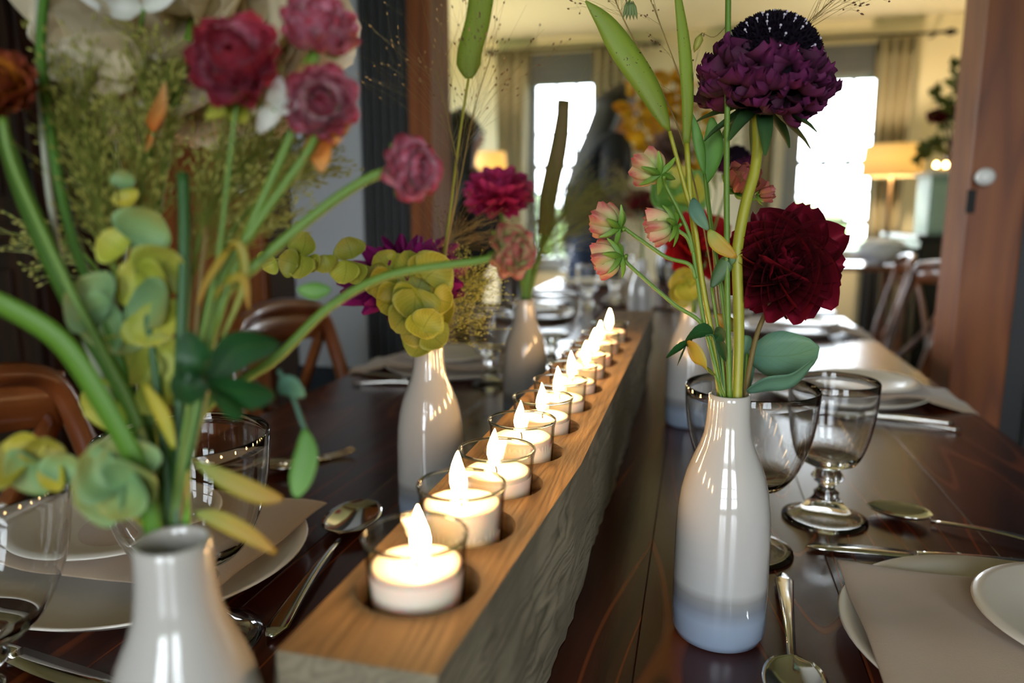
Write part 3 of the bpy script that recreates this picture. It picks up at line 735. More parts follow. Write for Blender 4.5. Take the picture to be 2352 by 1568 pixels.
# votive candles in the wells
gg0 = glass('clear glass', 1.45, (.93, .94, .93)); cupg = thin_glass('votive glass', (.95, .95, .93), edge=.10, blend=.62); waxm = mat('candle wax', 'fbeedd', .45, sss=.35)
flamem = emit('candle flame', (1, .60, .26), 85); wick = mat('burnt wick', '1a1210', .9)
def flame_mesh(seed, s=1):
    vs, fs = lathe([(0, 0), (.0022, .0015), (.0040, .005), (.0046, .009), (.0040, .014), (.0026, .019), (.0011, .0235), (0, .0262)], 14)
    return [(x*s+.0006*math.sin(z*200+seed), y*s, z*s) for x, y, z in vs], fs
ordn = ['nearest', 'second', 'third', 'fourth', 'fifth', 'sixth', 'seventh', 'eighth', 'ninth', 'tenth', 'farthest']
for k, yc in enumerate(ys):
    base = V((xc_(yc)-.001+R.uniform(-.001, .001), yc, ZB-HD+.0005)); top = ZR-base.z+R.uniform(-.001, .002); rc = .0278
    t = thing('votive_candle', 'lit votive candle in clear glass, %s in the row in the trough' % ordn[k], 'candle', base, group='votive candles in the wooden trough')
    g = lathe([(0, 0), (rc*.80, 0), (rc*.86, .003), (rc*.97, top-.006), (rc, top-.002), (rc+.0006, top), (rc-.0012, top), (rc-.0016, top-.003), (rc*.83-.0012, .004), (0, .003)], 48, base)
    obj('glass_cup', g, cupg, t)
    ring = [(rc-.0004+.0010*math.cos(2*PI*q/8), top+.0012*math.sin(2*PI*q/8)) for q in range(8)]
    obj('glass_rim', lathe(ring, 48, base, True), gg0, t)
    wt = top*R.uniform(.68, .80)
    wx = lathe([(0, .0045), (rc*.78, .0045), (rc*.81, .007), (rc*.90, wt-.003), (rc*.88, wt), (rc*.80, wt+.0006), (rc*.45, wt-.0012), (0, wt-.002)], 40, base)
    wx = ([V(p)+V((0, 0, .0004*noise.noise(V(p)*400))) for p in wx[0]], wx[1])
    obj('wax', wx, waxm, t)
    bend = R.uniform(-.004, .004); w0 = base+V((0, 0, wt-.003))
    obj('wick', tube([w0, w0+V((bend*.2, 0, .005)), w0+V((bend*1.0, 0, .0095))], .0006, 6, 4), wick, t)
    fv, ff = flame_mesh(k, R.uniform(1.05, 1.22)); fo = w0+V((bend*.7, 0, .0065))
    obj('flame', ([V(p)+fo for p in fv], ff), flamem, t)

# ---------------------------------------------------------------- bottles
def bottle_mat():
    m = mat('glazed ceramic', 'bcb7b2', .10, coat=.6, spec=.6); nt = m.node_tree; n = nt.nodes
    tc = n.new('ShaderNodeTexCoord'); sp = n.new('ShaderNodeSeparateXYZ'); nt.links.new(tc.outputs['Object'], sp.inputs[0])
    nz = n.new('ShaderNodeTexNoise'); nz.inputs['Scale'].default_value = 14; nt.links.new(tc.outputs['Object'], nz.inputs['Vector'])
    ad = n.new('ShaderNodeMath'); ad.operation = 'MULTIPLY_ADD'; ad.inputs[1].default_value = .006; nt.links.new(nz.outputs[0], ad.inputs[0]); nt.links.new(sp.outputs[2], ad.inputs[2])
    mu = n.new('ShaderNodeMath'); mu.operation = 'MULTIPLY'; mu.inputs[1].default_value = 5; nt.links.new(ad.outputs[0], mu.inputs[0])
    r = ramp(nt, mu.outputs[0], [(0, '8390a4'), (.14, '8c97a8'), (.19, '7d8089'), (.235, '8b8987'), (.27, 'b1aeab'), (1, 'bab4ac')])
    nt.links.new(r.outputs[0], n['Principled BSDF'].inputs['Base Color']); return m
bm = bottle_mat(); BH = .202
bprof = [(0, .0), (.030, 0), (.0345, .0022), (.0368, .008), (.0372, .025), (.0372, .06), (.0368, .09), (.0358, .108), (.0335, .124), (.0300, .138), (.0255, .150), (.0208, .161), (.0182, .170), (.0170, .180), (.0163, .190), (.0160, .198), (.0156, .2012), (.0146, .202), (.0136, .2008), (.0132, .196), (.0140, .18), (.0170, .165), (.022, .15), (.028, .134), (.0325, .1), (.0333, .02), (.030, .006), (0, .005)]
bot0 = None
def bottle(px, py, lab):
    global bot0
    p = onz(px, py, TZ)
    if bot0 is None:
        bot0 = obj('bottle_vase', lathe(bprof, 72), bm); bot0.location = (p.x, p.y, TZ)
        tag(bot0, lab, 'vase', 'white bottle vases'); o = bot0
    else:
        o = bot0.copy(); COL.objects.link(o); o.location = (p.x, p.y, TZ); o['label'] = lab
    return V((p.x, p.y, TZ))
def base_for_mouth(px, py): p = onz(px, py, TZ+BH); return p
def bottle_m(px, py, lab):      # placed by the middle of its mouth
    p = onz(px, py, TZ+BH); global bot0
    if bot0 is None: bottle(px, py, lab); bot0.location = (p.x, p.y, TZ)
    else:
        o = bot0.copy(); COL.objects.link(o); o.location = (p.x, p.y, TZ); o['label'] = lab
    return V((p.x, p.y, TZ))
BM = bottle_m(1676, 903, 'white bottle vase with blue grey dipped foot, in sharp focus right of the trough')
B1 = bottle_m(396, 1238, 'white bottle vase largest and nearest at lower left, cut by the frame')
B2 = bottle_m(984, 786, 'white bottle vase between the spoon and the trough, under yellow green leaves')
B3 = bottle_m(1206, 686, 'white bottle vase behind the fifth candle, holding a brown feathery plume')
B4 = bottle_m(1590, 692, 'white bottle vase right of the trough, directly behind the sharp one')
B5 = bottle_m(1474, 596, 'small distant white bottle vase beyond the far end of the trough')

# ---------------------------------------------------------------- goblets
gg = glass('goblet glass', 1.45, (1, 1, 1))
def goblet(h, r, name, lab, loc, grp, proto={}):
    key = (h, r, name)
    if key in proto: c = copy_tree(proto[key], loc, R.uniform(0, 6), lab, grp); return c
    t = thing(name, lab, 'glass', (0, 0, 0), group=grp); k = h/.16; q = r/.0465; z = .062*k; hh = h-z; T = .0011
    # bowl, closed wall of glass
    out = [(0.0, z-.004), (.012*k, z-.003), (.020*k, z+.002*k)]
    for i in range(1, 13):
        f = i/12; out.append((.022*k+(r-.022*k)*math.sin(f*PI/2)**.62, z+.002*k+(hh-.002*k)*f**1.25))
    inn = [(max(a-T*(1 if j > 3 else 1.6), 0), b+(.004 if j < 4 else .0005)) for j, (a, b) in enumerate(out)][::-1]
    inn[0] = (inn[0][0], h); prof = out+[(r-T*.5, h+.0008)]+inn[:-3]+[(.0, z+.006)]
    obj('bowl', lathe(prof, 64), gg, t, world_coords=False)
    st = [(0, z-.0042), (.0125*k, z-.0042), (.0155*k, z-.008*k), (.0175*k, z-.012*k), (.015*k, z-.016*k), (.0095*k, z-.020*k), (.0085*k, z-.026*k), (.0135*k, z-.030*k), (.0125*k, z-.034*k), (.0165*k, z-.040*k), (.026*k, .0120*k), (.036*k, .0070*k), (.0455*k, .0024), (.0458*k, .0008), (.0445*k, 0), (.036*k, .0045*k), (.026*k, .0090*k), (.015*k, .0150*k), (.008*k, .0185*k), (0, .0195*k)]
    obj('stem', lathe([(a, b) for a, b in st[::-1]], 64), gg, t, world_coords=False)
    proto[key] = t; t.location = loc; return t
def gob(px, py, lab, big=False, foot=True, D=None):
    p = onz(px, py, TZ); goblet(.172 if big else .160, .064 if big else .0465, 'balloon_goblet' if big else 'goblet', lab, (p.x, p.y, TZ), 'large goblets' if big else 'small goblets')
gob(1893, 1190, 'small clear goblet fully visible right of the sharp bottle')
gob(1706, 1262, 'large clear goblet directly behind the sharp bottle', True)
def gob_rim(px, py, lab, big=True):
    h = .172 if big else .16; p = onz(px, py, TZ+h); goblet(h, .064 if big else .0465, 'balloon_goblet' if big else 'goblet', lab, (p.x, p.y, TZ), 'large goblets' if big else 'small goblets')
gob_rim(420, 998, 'large clear goblet just behind the nearest bottle at left')
gob_rim(-110, 1118, 'large clear goblet cut by the left edge of the photo')
gob_rim(1268, 672, 'large clear goblet behind the bottle with the plume')
gob_rim(1128, 703, 'small clear goblet left of the bottle with the plume', False)
gob_rim(1352, 606, 'small clear goblet on the left side, beyond the plume bottle', False)
gob_rim(1412, 590, 'large clear goblet beyond the last candles, left side')
gob_rim(1690, 640, 'large clear goblet behind the red dahlia on the right side')
gob_rim(1560, 606, 'small clear goblet beyond the far end of the trough, right of the distant bottle', False)
gob_rim(1300, 560, 'small clear goblet on the second table, leftmost', False)
gob_rim(1448, 556, 'small clear goblet on the second table, behind the distant bottle', False)

# ---------------------------------------------------------------- plates
chinam = mat('stone white china', 'dfd7ca', .35, coat=.2)
def plate_vf(r, rim=.018):
    return lathe([(0, .002), (r*.62, .002), (r*.66, 0), (r*.70, .002), (r*.93, .010), (r, rim-.001), (r+.0015, rim), (r, rim+.0015), (r*.92, .0135), (r*.70, .0055), (r*.4, .004), (0, .0038)], 72)
PL = {}
def plate(p, r, lab, name='dinner_plate', z=TZ, grp='dinner plates'):
    if r not in PL: PL[r] = mesh_of(name, plate_vf(r, .018 if r > .1 else .011), chinam)
    o = bpy.data.objects.new(name, PL[r]); COL.objects.link(o); o.location = (p.x, p.y, z); tag(o, lab, 'plate', grp); return o
DR = .147
plate(V((-.508, .57, 0)), DR, 'large stone plate at lower left, under the tan napkin')
plate(V((.272, .594, 0)), DR, 'large stone plate at lower right corner, under the tan napkin')
plate(V((-.508, 1.50, 0)), DR, 'large plate left of the second bottle, napkin hanging from it towards the left chair')
plate(V((.272, 1.46, 0)), DR, 'large plate at middle right, behind the small goblet')
plate(V((-.508, 2.35, 0)), DR, 'large plate at the far left end of the front table')
plate(V((.272, 2.25, 0)), DR, 'large plate at the far right end of the front table, in the window glare')
plate(V((-.50, 3.55, 0)), DR, 'large plate on the left of the second table')
ZN = TZ+.0205
for x, y, l in ((-.562, .592, 'small side plate on the napkin at lower left, seen through the large goblet'), (.324, .607, 'small side plate cut by the right edge of the photo'), (-.53, 1.53, 'small side plate on the napkin behind the second bottle'), (.305, 1.46, 'small side plate with bright rim behind the small goblet'), (-.53, 2.35, 'small side plate at the far left end of the front table'), (.30, 2.25, 'small side plate at the far right end of the front table')):
    plate(V((x, y, 0)), .098, l, 'side_plate', ZN+.004, 'side plates')
napm = mat('taupe linen napkin', 'ab957e', .92, sheen=.3, bump=(900, .15))
def napkin(xi, xo, y0, y1, lab, rx, seed):
    """folded cloth from the plate's inner rim (xi) out over the table edge (xo)"""
    vs, fs = [], []; n, m = 44, 26; s = 1 if xo > xi else -1; edge = TRT if s > 0 else TL; pc = rx
    for i in range(n+1):
        f = i/n; x = xi+(xo-xi)*f
        for j in range(m+1):
            g = j/m; y = y0+(y1-y0)*g + .012*math.sin(f*2+seed)*(1 if g > .5 else .3)
            d = math.hypot(x-pc[0], y-pc[1]); inside = d < .150
            z = ZN+.0015+(.0045*noise.noise(V((x*14, y*8, seed)))+.0020*math.sin(y*48+x*30+seed+2*math.sin(x*20))+.002) if inside or abs(x-xi) < abs(pc[0]-xi) else 0
            if not z:
                t = min(1, (d-.150)/.05); z = ZN*(1-t)+(TZ+.006)*t+.002*math.sin(y*60+seed)
            if i == 0 or j in (0, m): z -= .002
            over = (x-edge)*s
            if over > 0: z = TZ+.006-over*2.2; x_ = edge+s*(over*.25+.004)
            else: x_ = x
            vs.append((x_, y, max(z, TZ+.002) if over <= 0 else z))
    for i in range(n):
        for j in range(m): q = i*(m+1)+j; fs.append((q, q+1, q+m+2, q+m+1))
    o = obj('napkin', (vs, fs), napm); sd = o.modifiers.new('s', 'SOLIDIFY'); sd.thickness = .0022; sd.offset = 1; sd.use_rim = True
    b_ = o.modifiers.new('b', 'BEVEL'); b_.width = .0009; b_.segments = 2
    tag(o, lab, 'napkin', 'folded napkins'); return o
napkin(.137, .50, .500, .680, 'folded taupe napkin in the lower right corner under the small plate', (.272, .594), 1)
napkin(-.388, -.75, .495, .690, 'folded taupe napkin at lower left, corner pointing at the spoon', (-.508, .57), 2)
napkin(-.40, -.765, 1.42, 1.58, 'pale folded napkin hanging off the table edge left of the second bottle', (-.508, 1.50), 3)
napkin(.15, .515, 1.39, 1.56, 'pale folded napkin hanging off the table edge at middle right', (.272, 1.46), 4)
napkin(-.40, -.75, 2.27, 2.42, 'pale folded napkin at the far left end of the front table', (-.508, 2.35), 5)
napkin(.15, .50, 2.17, 2.33, 'folded napkin at the far right end of the front table', (.272, 2.25), 6)

# ---------------------------------------------------------------- cutlery
silver = mat('polished silverware', 'f2eee6', .12, metal=1)
def cut_handle(y0, y1, w0, w1, th=.0016, arch=.006):
    P = [V((0, y0+(y1-y0)*i/14, .0035+arch*math.sin(PI*min(1, i/14*1.05))*(1-.55*i/14))) for i in range(15)]
    vs, fs = [], []; n = 10
    for i, p in enumerate(P):
        f = i/14; w = w0+(w1-w0)*f**1.6; w *= (1 if f < .93 else math.sqrt(max(.05, 1-((f-.93)/.075)**2)))
        for j in range(n):
            a = 2*PI*j/n; cx_, sz_ = math.cos(a), math.sin(a)
            vs.append((p.x+w/2*cx_, p.y, p.z+th*(1.2-.3*abs(cx_))*sz_+ (.0005 if abs(cx_) > .6 and sz_ > 0 else 0)))
    for i in range(14):
        for j in range(n): fs.append((i*n+j, i*n+(j+1) % n, (i+1)*n+(j+1) % n, (i+1)*n+j))
    fs += [tuple(range(n-1, -1, -1)), tuple(range(14*n, 15*n))]; return vs, fs
def spoon_bowl(L=.066, W=.042):
    vs, fs = [], []; nu, nv = 12, 12
    for sh, off in ((0, 0), (1, .0012)):
        for i in range(nv+1):
            t = i/nv; y = L*t; w = W/2*math.sqrt(max(0, 1-(2*t-1)**2))*(1.08-.16*t)+.0015
            for j in range(nu+1):
                u = j/nu*2-1; vs.append((u*w, y, .010-off-.0095*(1-u*u)*math.sin(PI*min(1, t*.95+.03))**.7+.002*(1-t)))
    k = (nu+1)*(nv+1)
    for i in range(nv):
        for j in range(nu):
            a = i*(nu+1)+j; fs += [(a, a+1, a+nu+2, a+nu+1), (k+a, k+a+nu+1, k+a+nu+2, k+a+1)]
    for i in range(nv):
        for j in (0, nu): a = i*(nu+1)+j; b_ = a+nu+1; fs.append((a, b_, k+b_, k+a) if j == 0 else (a, k+a, k+b_, b_))
    return vs, fs
def knife_blade(L=.105):
    vs, fs = [], []
    for i in range(13):
        f = i/12; y = L*f; w = .0095*(1 if f < .75 else math.sqrt(max(0.02, 1-((f-.75)/.26)**2))); e = .0035*math.sin(f*PI)
        for x, z in ((-w*.75, .004), (w+e, .0035), (w+e, .003), (-w*.75, .0022)): vs.append((x, y, z))
    for i in range(12):
        for j in range(4): fs.append((i*4+j, i*4+(j+1) % 4, (i+1)*4+(j+1) % 4, (i+1)*4+j))
    fs += [(3, 2, 1, 0), (48, 49, 50, 51)]; return vs, fs
PROTO = {}
def cutlery(kind, a, b, lab, z=TZ):
    """a: tip of the bowl, blade or tines, b: end of the handle (points on the table)"""
    L = {'spoon': .215, 'knife': .23, 'fork': .20, 'tablespoon': .278}[kind]; d = V((a.x-b.x, a.y-b.y, 0)); rz = math.atan2(-d.x, d.y)
    if kind not in PROTO:
        t = thing(kind, '', 'cutlery'); hl = L-{'spoon': .066, 'knife': .105, 'fork': .055, 'tablespoon': .098}[kind]
        h = cut_handle(0, hl, .0065, .0185 if kind != 'tablespoon' else .022) if kind != 'knife' else cut_handle(0, hl, .011, .019, .003, .002)
        vsn = [(x, hl-y, z_) for x, y, z_ in h[0]]
        obj('handle', (vsn, [f[::-1] for f in h[1]]), silver, t, world_coords=False)
        if kind == 'spoon': hv = spoon_bowl(); nm = 'bowl'
        elif kind == 'tablespoon': hv = spoon_bowl(.098, .058); nm = 'bowl'
        elif kind == 'knife': hv = knife_blade(); nm = 'blade'
        if kind != 'fork': obj(nm, ([(x, y+hl-.001, z_) for x, y, z_ in hv[0]], hv[1]), silver, t, world_coords=False)
        else:
            obj('fork_head', bar([(0, hl-.002, .004), (0, hl+.006, .0025), (0, hl+.014, .0025)], .021, .0018), silver, t, world_coords=False)
            for k in range(4): x = -.009+.006*k; obj('tine', tube([(x, hl+.012, .0025), (x, hl+.035, .0035), (x, hl+.054, .008)], [.0014, .0007], 6, 4), silver, t, world_coords=False)
        PROTO[kind] = t; o = t
    else: o = copy_tree(PROTO[kind])
    o.location = (b.x, b.y, z+.0006) if L*.85 < d.length*1.6 else (a.x-d.normalized().x*L, a.y-d.normalized().y*L, z+.0006)
    o.rotation_euler = (0, 0, rz); o.scale = (1,)*3; o['label'] = lab; o['group'] = 'silver '+kind+'s'; return o
def put(kind, a, b, lab, s=1): o = cutlery(kind, V((*a, 0)), V((*b, 0)), lab); o.scale = (s, s, s); return o
put('tablespoon', (-.366, .752), (-.321, .479), 'long silver tablespoon lying beside the near end of the trough, bowl away from the camera')
put('spoon', (.078, .475), (.091, .690), 'silver spoon right of the sharp bottle with its bowl at the bottom edge', 1)
put('knife', (.141, .762), (.35, .770), 'silver knife with a bright tip above the right plate', 1)
put('spoon', (.232, .870), (.40, .800), 'silver spoon pointing to the small goblet, above the right plate', 1)
put('fork', (.295, .768), (.45, .79), 'silver fork behind the plate at the right edge', .95)
put('knife', (-.40, .397), (-.63, .43), 'broad silver knife cut by the lower left corner', 1.05)
put('fork', (-.478, .915), (-.60, .78), 'silver fork seen through the large goblet at left, tines pointing up right', 1)
put('spoon', (-.505, .845), (-.70, .80), 'silver spoon behind the lower left plate', 1)
put('knife', (.20, 1.33), (.416, 1.297), 'upper of two silver pieces lying side by side at middle right', 1)
put('fork', (.21, 1.31), (.415, 1.259), 'lower of two silver pieces lying side by side at middle right', 1)
put('knife', (-.50, 1.37), (-.689, 1.414), 'pale gold lit knife left of the second bottle', .95)
put('fork', (-.48, 1.36), (-.663, 1.322), 'fork just below the pale gold lit knife at left', .95)
# ---------------------------------------------------------------- flowers
def G(pts, d0, d1=None):
    d1 = d0 if d1 is None else d1; n = len(pts)
    return [at(p[0], p[1], p[2] if len(p) > 2 else d0+(d1-d0)*i/max(1, n-1)) for i, p in enumerate(pts)]
def dirv(dx, dy, dz): return (RT*dx+UP*dy-FW*dz).normalized()     # right, up, towards the camera
stemg = mat('green stem', '5f7f2a', .5, trans=.05); stemy = mat('yellow green stem', '98952a', .45); stemd = mat('dark green stem', '2f5526', .5); stemb = mat('dry straw stem', '8a7440', .6); stembr = mat('brown stem', '6e5a2a', .6); stemp = mat('pale stem', '9a9a86', .6)
def flower(name, lab, cat, stem_pts, r, sm, grp=None):
    t = thing(name, lab, cat, stem_pts[0], group=grp)
    obj('stem', tube(stem_pts, r, 10, 6), sm, t); return t
PM = {}
def pmesh(key, mm, **k):
    kk = (key, mm.name)
    if kk not in PM: PM[kk] = [mesh_of('petal', petal(seed=i*1.7, **k), mm) for i in range(3)]
    return PM[kk]
def head(t, c, n, rad, rows, mm, key, core=None, jit=.12, name='flower_head', scale_z=1, **pk):
    """rows: (count, polar angle deg, length factor, width factor). petals stand out of a core"""
    n = n.normalized(); a, b = perp(n); ms = pmesh(key, mm, **pk)
    h = obj(name, ball(c-n*rad*.18, rad*.22, 10, 6), core or mm, t)
    for ri, (cnt, th, lf, wf) in enumerate(rows):
        for k in range(cnt):
            az = 2*PI*(k+.5*(ri % 2))/cnt+R.uniform(-jit, jit); tt = math.radians(th)+R.uniform(-jit, jit)*.6
            e = a*math.cos(az)+b*math.sin(az); d = n*math.cos(tt)+e*math.sin(tt); z = n*math.sin(tt)-e*math.cos(tt)
            if scale_z != 1: d = (d-n*d.dot(n)*(1-scale_z)); 
            s = rad*lf*R.uniform(.92, 1.08)
            inst('petal', R.choice(ms), h, frame_of(c-n*rad*.22, d, z, (s*wf, s, s)))
    return h
# materials of the petals
dred = graded('dark red petal', [(0, '2a0408'), (.5, '5c0814'), (1, '7c1026')], .55, .12, .35)
dmag = graded('magenta petal', [(0, '4a0630'), (.5, '780d4c'), (1, '8c1a68')], .5, .2, .4)
dpink = graded('pink red petal', [(0, '9c1226'), (.5, 'b42348'), (1, 'c23a78')], .5, .2, .3)
dbright = graded('scarlet petal', [(0, '7a0a10'), (.5, 'a5121a'), (1, 'b81f24')], .5, .25, .25)
dpurp = graded('purple ruffled petal', [(0, '1a020e'), (.5, '3e0628'), (1, '540f40')], .75, .15, .55)
budm = graded('green to pink bud petal', [(0, '7f9a40'), (.45, 'b9bd7a'), (.78, 'd0a07c'), (1, 'bd5a58')], .5, .3, .2)
ranm = graded('rose pink petal', [(0, '9a8a4a'), (.25, 'd08a9a'), (.7, 'c4506a'), (1, 'a8323c')], .55, .3, .3)
ranp = graded('pale pink petal', [(0, 'b4b884'), (.3, 'e4bcc4'), (.75, 'd88aa0'), (1, 'b8485a')], .55, .4, .2)
creamp = graded('cream petal', [(0, 'cbb78c'), (.5, 'd9c9a6'), (1, 'e2d6bc')], .6, .35, .12)
whitep = graded('white petal', [(0, 'cfd0c4'), (1, 'e6e6e2')], .6, .35, .08)
orangep = graded('apricot petal', [(0, 'c86a1a'), (.5, 'd99a50'), (1, 'e0ac70')], .6, .35, .15)
yelp = graded('yellow petal', [(0, 'c79a10'), (1, 'd8b030')], .6, .35, .2)
sepal = graded('green sepal', [(0, '4d7a24'), (1, '7f9e3c')], .5, .2, .2)
euc = graded('yellow green eucalyptus leaf', [(0, '9aa236'), (.5, 'a9ad3e'), (1, 'b8b048')], .5, .3, .25, vein=.35)
eucy = graded('golden eucalyptus leaf', [(0, 'a0a02c'), (.5, 'b8a838'), (1, 'a89c2c')], .5, .3, .28, vein=.35)
eucb = graded('blue green eucalyptus leaf', [(0, '4f7460'), (.5, '5f8872'), (1, '6a8f6a')], .5, .25, .12, vein=.25)
darkleaf = graded('dark green leaf', [(0, '143218'), (.5, '1d4a24'), (1, '1a3c1c')], .4, .15, .2, vein=.3)
bladem = graded('spotted grass blade', [(0, '7f8f2c'), (.5, '93a838'), (1, '8fa23a')], .5, .35, .1, spots='4a2a10')
brightleaf = graded('bright green leaf', [(0, '5c8f34'), (1, '7fae58')], .5, .35, .1)
paleleaf = graded('pale green leaf', [(0, '6f9464'), (.5, '8aa86a'), (1, '9a9a50')], .5, .3, .15)
yleaf = graded('yellowing leaf', [(0, '8a9a3a'), (.5, 'b09a34'), (1, 'b88a2c')], .5, .3, .15)
brownblade = graded('dry brown blade', [(0, '6b6236'), (.5, '77693f'), (1, '6a5c34')], .6, .2, .1)

DAHL = [(4, 12, .5, .75), (6, 30, .68, .8), (9, 50, .84, .8), (11, 70, .95, .8), (13, 90, 1.0, .8), (12, 108, .95, .8), (11, 124, .85, .8)]
def sepals(par, c, n, rad, k=6, L=.8, w=.4, m=None, ang=100):
    a, b = perp(n); mm = pmesh('sepal', m or sepal, W=.5, cup=.3, curl=.1)
    for i in range(k):
        az = 2*PI*i/k; tt = math.radians(ang+R.uniform(-12, 12)); e = a*math.cos(az)+b*math.sin(az)
        inst('sepal', R.choice(mm), par, frame_of(c, n*math.cos(tt)+e*math.sin(tt), n*math.sin(tt)-e*math.cos(tt), (rad*L*w*2, rad*L, rad*L)))
MB_ = BM+V((0, 0, BH))
# dark red dahlia in the sharp bottle
c = at(1806, 602, .575); base = at(1708, 925, .572)
t = flower('dahlia', 'dark red dahlia facing the camera in the sharp bottle', 'flower', G([(1712, 960), (1716, 880), (1738, 770), (1770, 690)], .572, .585)+[c+FW*.012], [.0022, .0018], stembr, 'dahlias')
head(t, c, dirv(-.10, .12, .9), .047, DAHL, dred, 'dahl', W=.85, cup=.85, curl=.3, tip=.68, nu=6, nv=8)
# purple scabiosa
def scabiosa(lab, c, n, rad, stem, sr, sm, npin=150, dome=.66):
    t = flower('scabiosa', lab, 'flower', stem, sr, sm)
    n = n.normalized(); a, b = perp(n); hc = c+n*rad*.25
    h = obj('flower_head', ball(hc, rad*dome, 24, 16, bumps=.03), mat('dark purple floret', '0d0410', .8, spec=.12), t)
    pins, tips = [], []
    for i in range(npin):
        th = math.acos(1-(i+.5)/npin); az = i*2.39996
        d = n*math.cos(th)+(a*math.cos(az)+b*math.sin(az))*math.sin(th); e, g = perp(d)
        for q in range(6):
            w = (e*math.cos(q*1.047)+g*math.sin(q*1.047)); pins.append(spindle(hc+d*rad*(dome-.05)+w*rad*.02, d+w*.55, rad*.13, rad*.022, 4))
        if R.random() < .34: tips.append(join([tube([hc+d*rad*dome*.9, hc+d*rad*(dome+.035)], rad*.006, 4, 1), ball(hc+d*rad*(dome+.05), rad*.017, 8, 5)]))
    o = obj('florets', join(pins), mat('dark purple floret', '0d0410', .8, spec=.12), h, smooth=False); o['kind'] = 'stuff'
    for tp in tips: obj('anther', tp, mat('pale anther', 'cfc4d6', .4), h)
    obj('flower_body', ball(c+n*rad*.08, rad*.46, 20, 12, bumps=.1), dpurp, t)
    ms = pmesh('ruf', dpurp, W=1.25, cup=.35, curl=.55, tip=.5, ruffle=.13, nu=8, nv=6, notch=.25, base=.3)
    for ri, (cnt, th) in enumerate([(15, 52), (19, 66), (23, 80), (25, 94), (23, 108), (20, 124), (16, 140)]):
        for k in range(cnt):
            az = 2*PI*(k+.5*(ri % 2))/cnt+R.uniform(-.12, .12); tt = math.radians(th+R.uniform(-7, 7)); e = a*math.cos(az)+b*math.sin(az)
            q = n*math.cos(tt)*.62+e*math.sin(tt); s = rad*R.uniform(.26, .40); d = (q.normalized()+e*.35+V((R.uniform(-.45, .45), R.uniform(-.45, .45), R.uniform(-.45, .45)))).normalized()
            z = n+V((R.uniform(-.9, .9), R.uniform(-.9, .9), R.uniform(-.5, .9)))
            inst('petal', R.choice(ms), h, frame_of(c+q*rad*.64, d, z, (s, s, s)))
    ms = pmesh('bract', graded('bract', [(0, '2a4a30'), (1, '3d5a2c')], .5, .15, .3), W=.24, cup=.3, curl=-.5)
    for k in range(9):
        az = 2*PI*k/9; e = a*math.cos(az)+b*math.sin(az); tt = math.radians(R.uniform(95, 125)); d = n*math.cos(tt)+e*math.sin(tt)
        inst('bract', R.choice(ms), t, frame_of(c-n*rad*.18, d, n*math.sin(tt)-e*math.cos(tt), (rad*.95, rad*.95, rad*.95)))
    return t
st = G([(1690, 960), (1694, 880), (1697, 780), (1696, 690), (1693, 590), (1702, 519), (1716, 455), (1733, 395), (1740, 330), (1738, 262)], .568, .575)
scabiosa('large dark purple scabiosa with pin cushion dome, top right', at(1757, 195, .575), dirv(.13, .92, .28), .056, st, [.0040, .0042, .0043, .0040], stemy)
# rose buds seen from behind
BUD = [(6, 32, .85, .9), (6, 52, .95, .95), (7, 78, .95, .9)]
def bud(par, c, n, rad, mm=budm, rows=None):
    h = head(par, c, n, rad, rows or BUD, mm, 'bud', core=sepal, W=.95, cup=.8, curl=.9, tip=.62, nu=6, nv=6)
    sepals(h, c-n*rad*.45, n, rad, 6, .95, .28, ang=75)
    return h
def rosebud(lab, px, py, n, r, stem, sm=stemg, mm=budm, d=.575, sr=.0014, grp='green and pink rosebuds'):
    c = at(px, py, d); t = flower('rosebud', lab, 'flower', stem+[c-n.normalized()*r*.6], [sr*1.2, sr], sm, grp); bud(t, c, n, r, mm); return t
rosebud('green and pink rosebud topmost, right of the person', 1504, 393, dirv(-.45, .5, -.75), .0195, G([(1664, 930), (1640, 830), (1618, 745), (1601, 640), (1586, 549), (1560, 486), (1530, 428)], .570, .575))
rosebud('green and pink rosebud leftmost, upper of the close pair', 1405, 515, dirv(-.75, .45, -.5), .0195, G([(1598, 640, .572), (1583, 607), (1530, 590), (1470, 550), (1432, 523)], .570, .575))
rosebud('green and pink rosebud leftmost, lower of the close pair', 1408, 592, dirv(-.75, -.1, -.55), .0195, G([(1660, 925), (1640, 830), (1612, 744), (1550, 700), (1480, 640), (1437, 600)], .568, .575))
rosebud('green and pink rosebud in front of the scarlet dahlia', 1530, 518, dirv(-.8, -.05, -.4), .0195, G([(1592, 580, .573), (1578, 545), (1556, 527)], .573, .575))
# brownish pink rose behind the thick stem
t = flower('rose', 'dusky pink rose behind the thick yellow stem, right', 'flower', G([(1684, 930), (1690, 800), (1705, 600), (1705, 470)], .585, .62), .0014, stembr)
bud(t, at(1700, 425, .625), dirv(.2, .45, .5), .021, graded('dusky rose petal', [(0, '8a7a3a'), (.4, 'b0744a'), (1, '9c4a48')], .5, .25, .2))
bud(t, at(1750, 445, .63), dirv(.7, .1, .2), .012, graded('dusky rose petal', [(0, '8a7a3a')], .5))
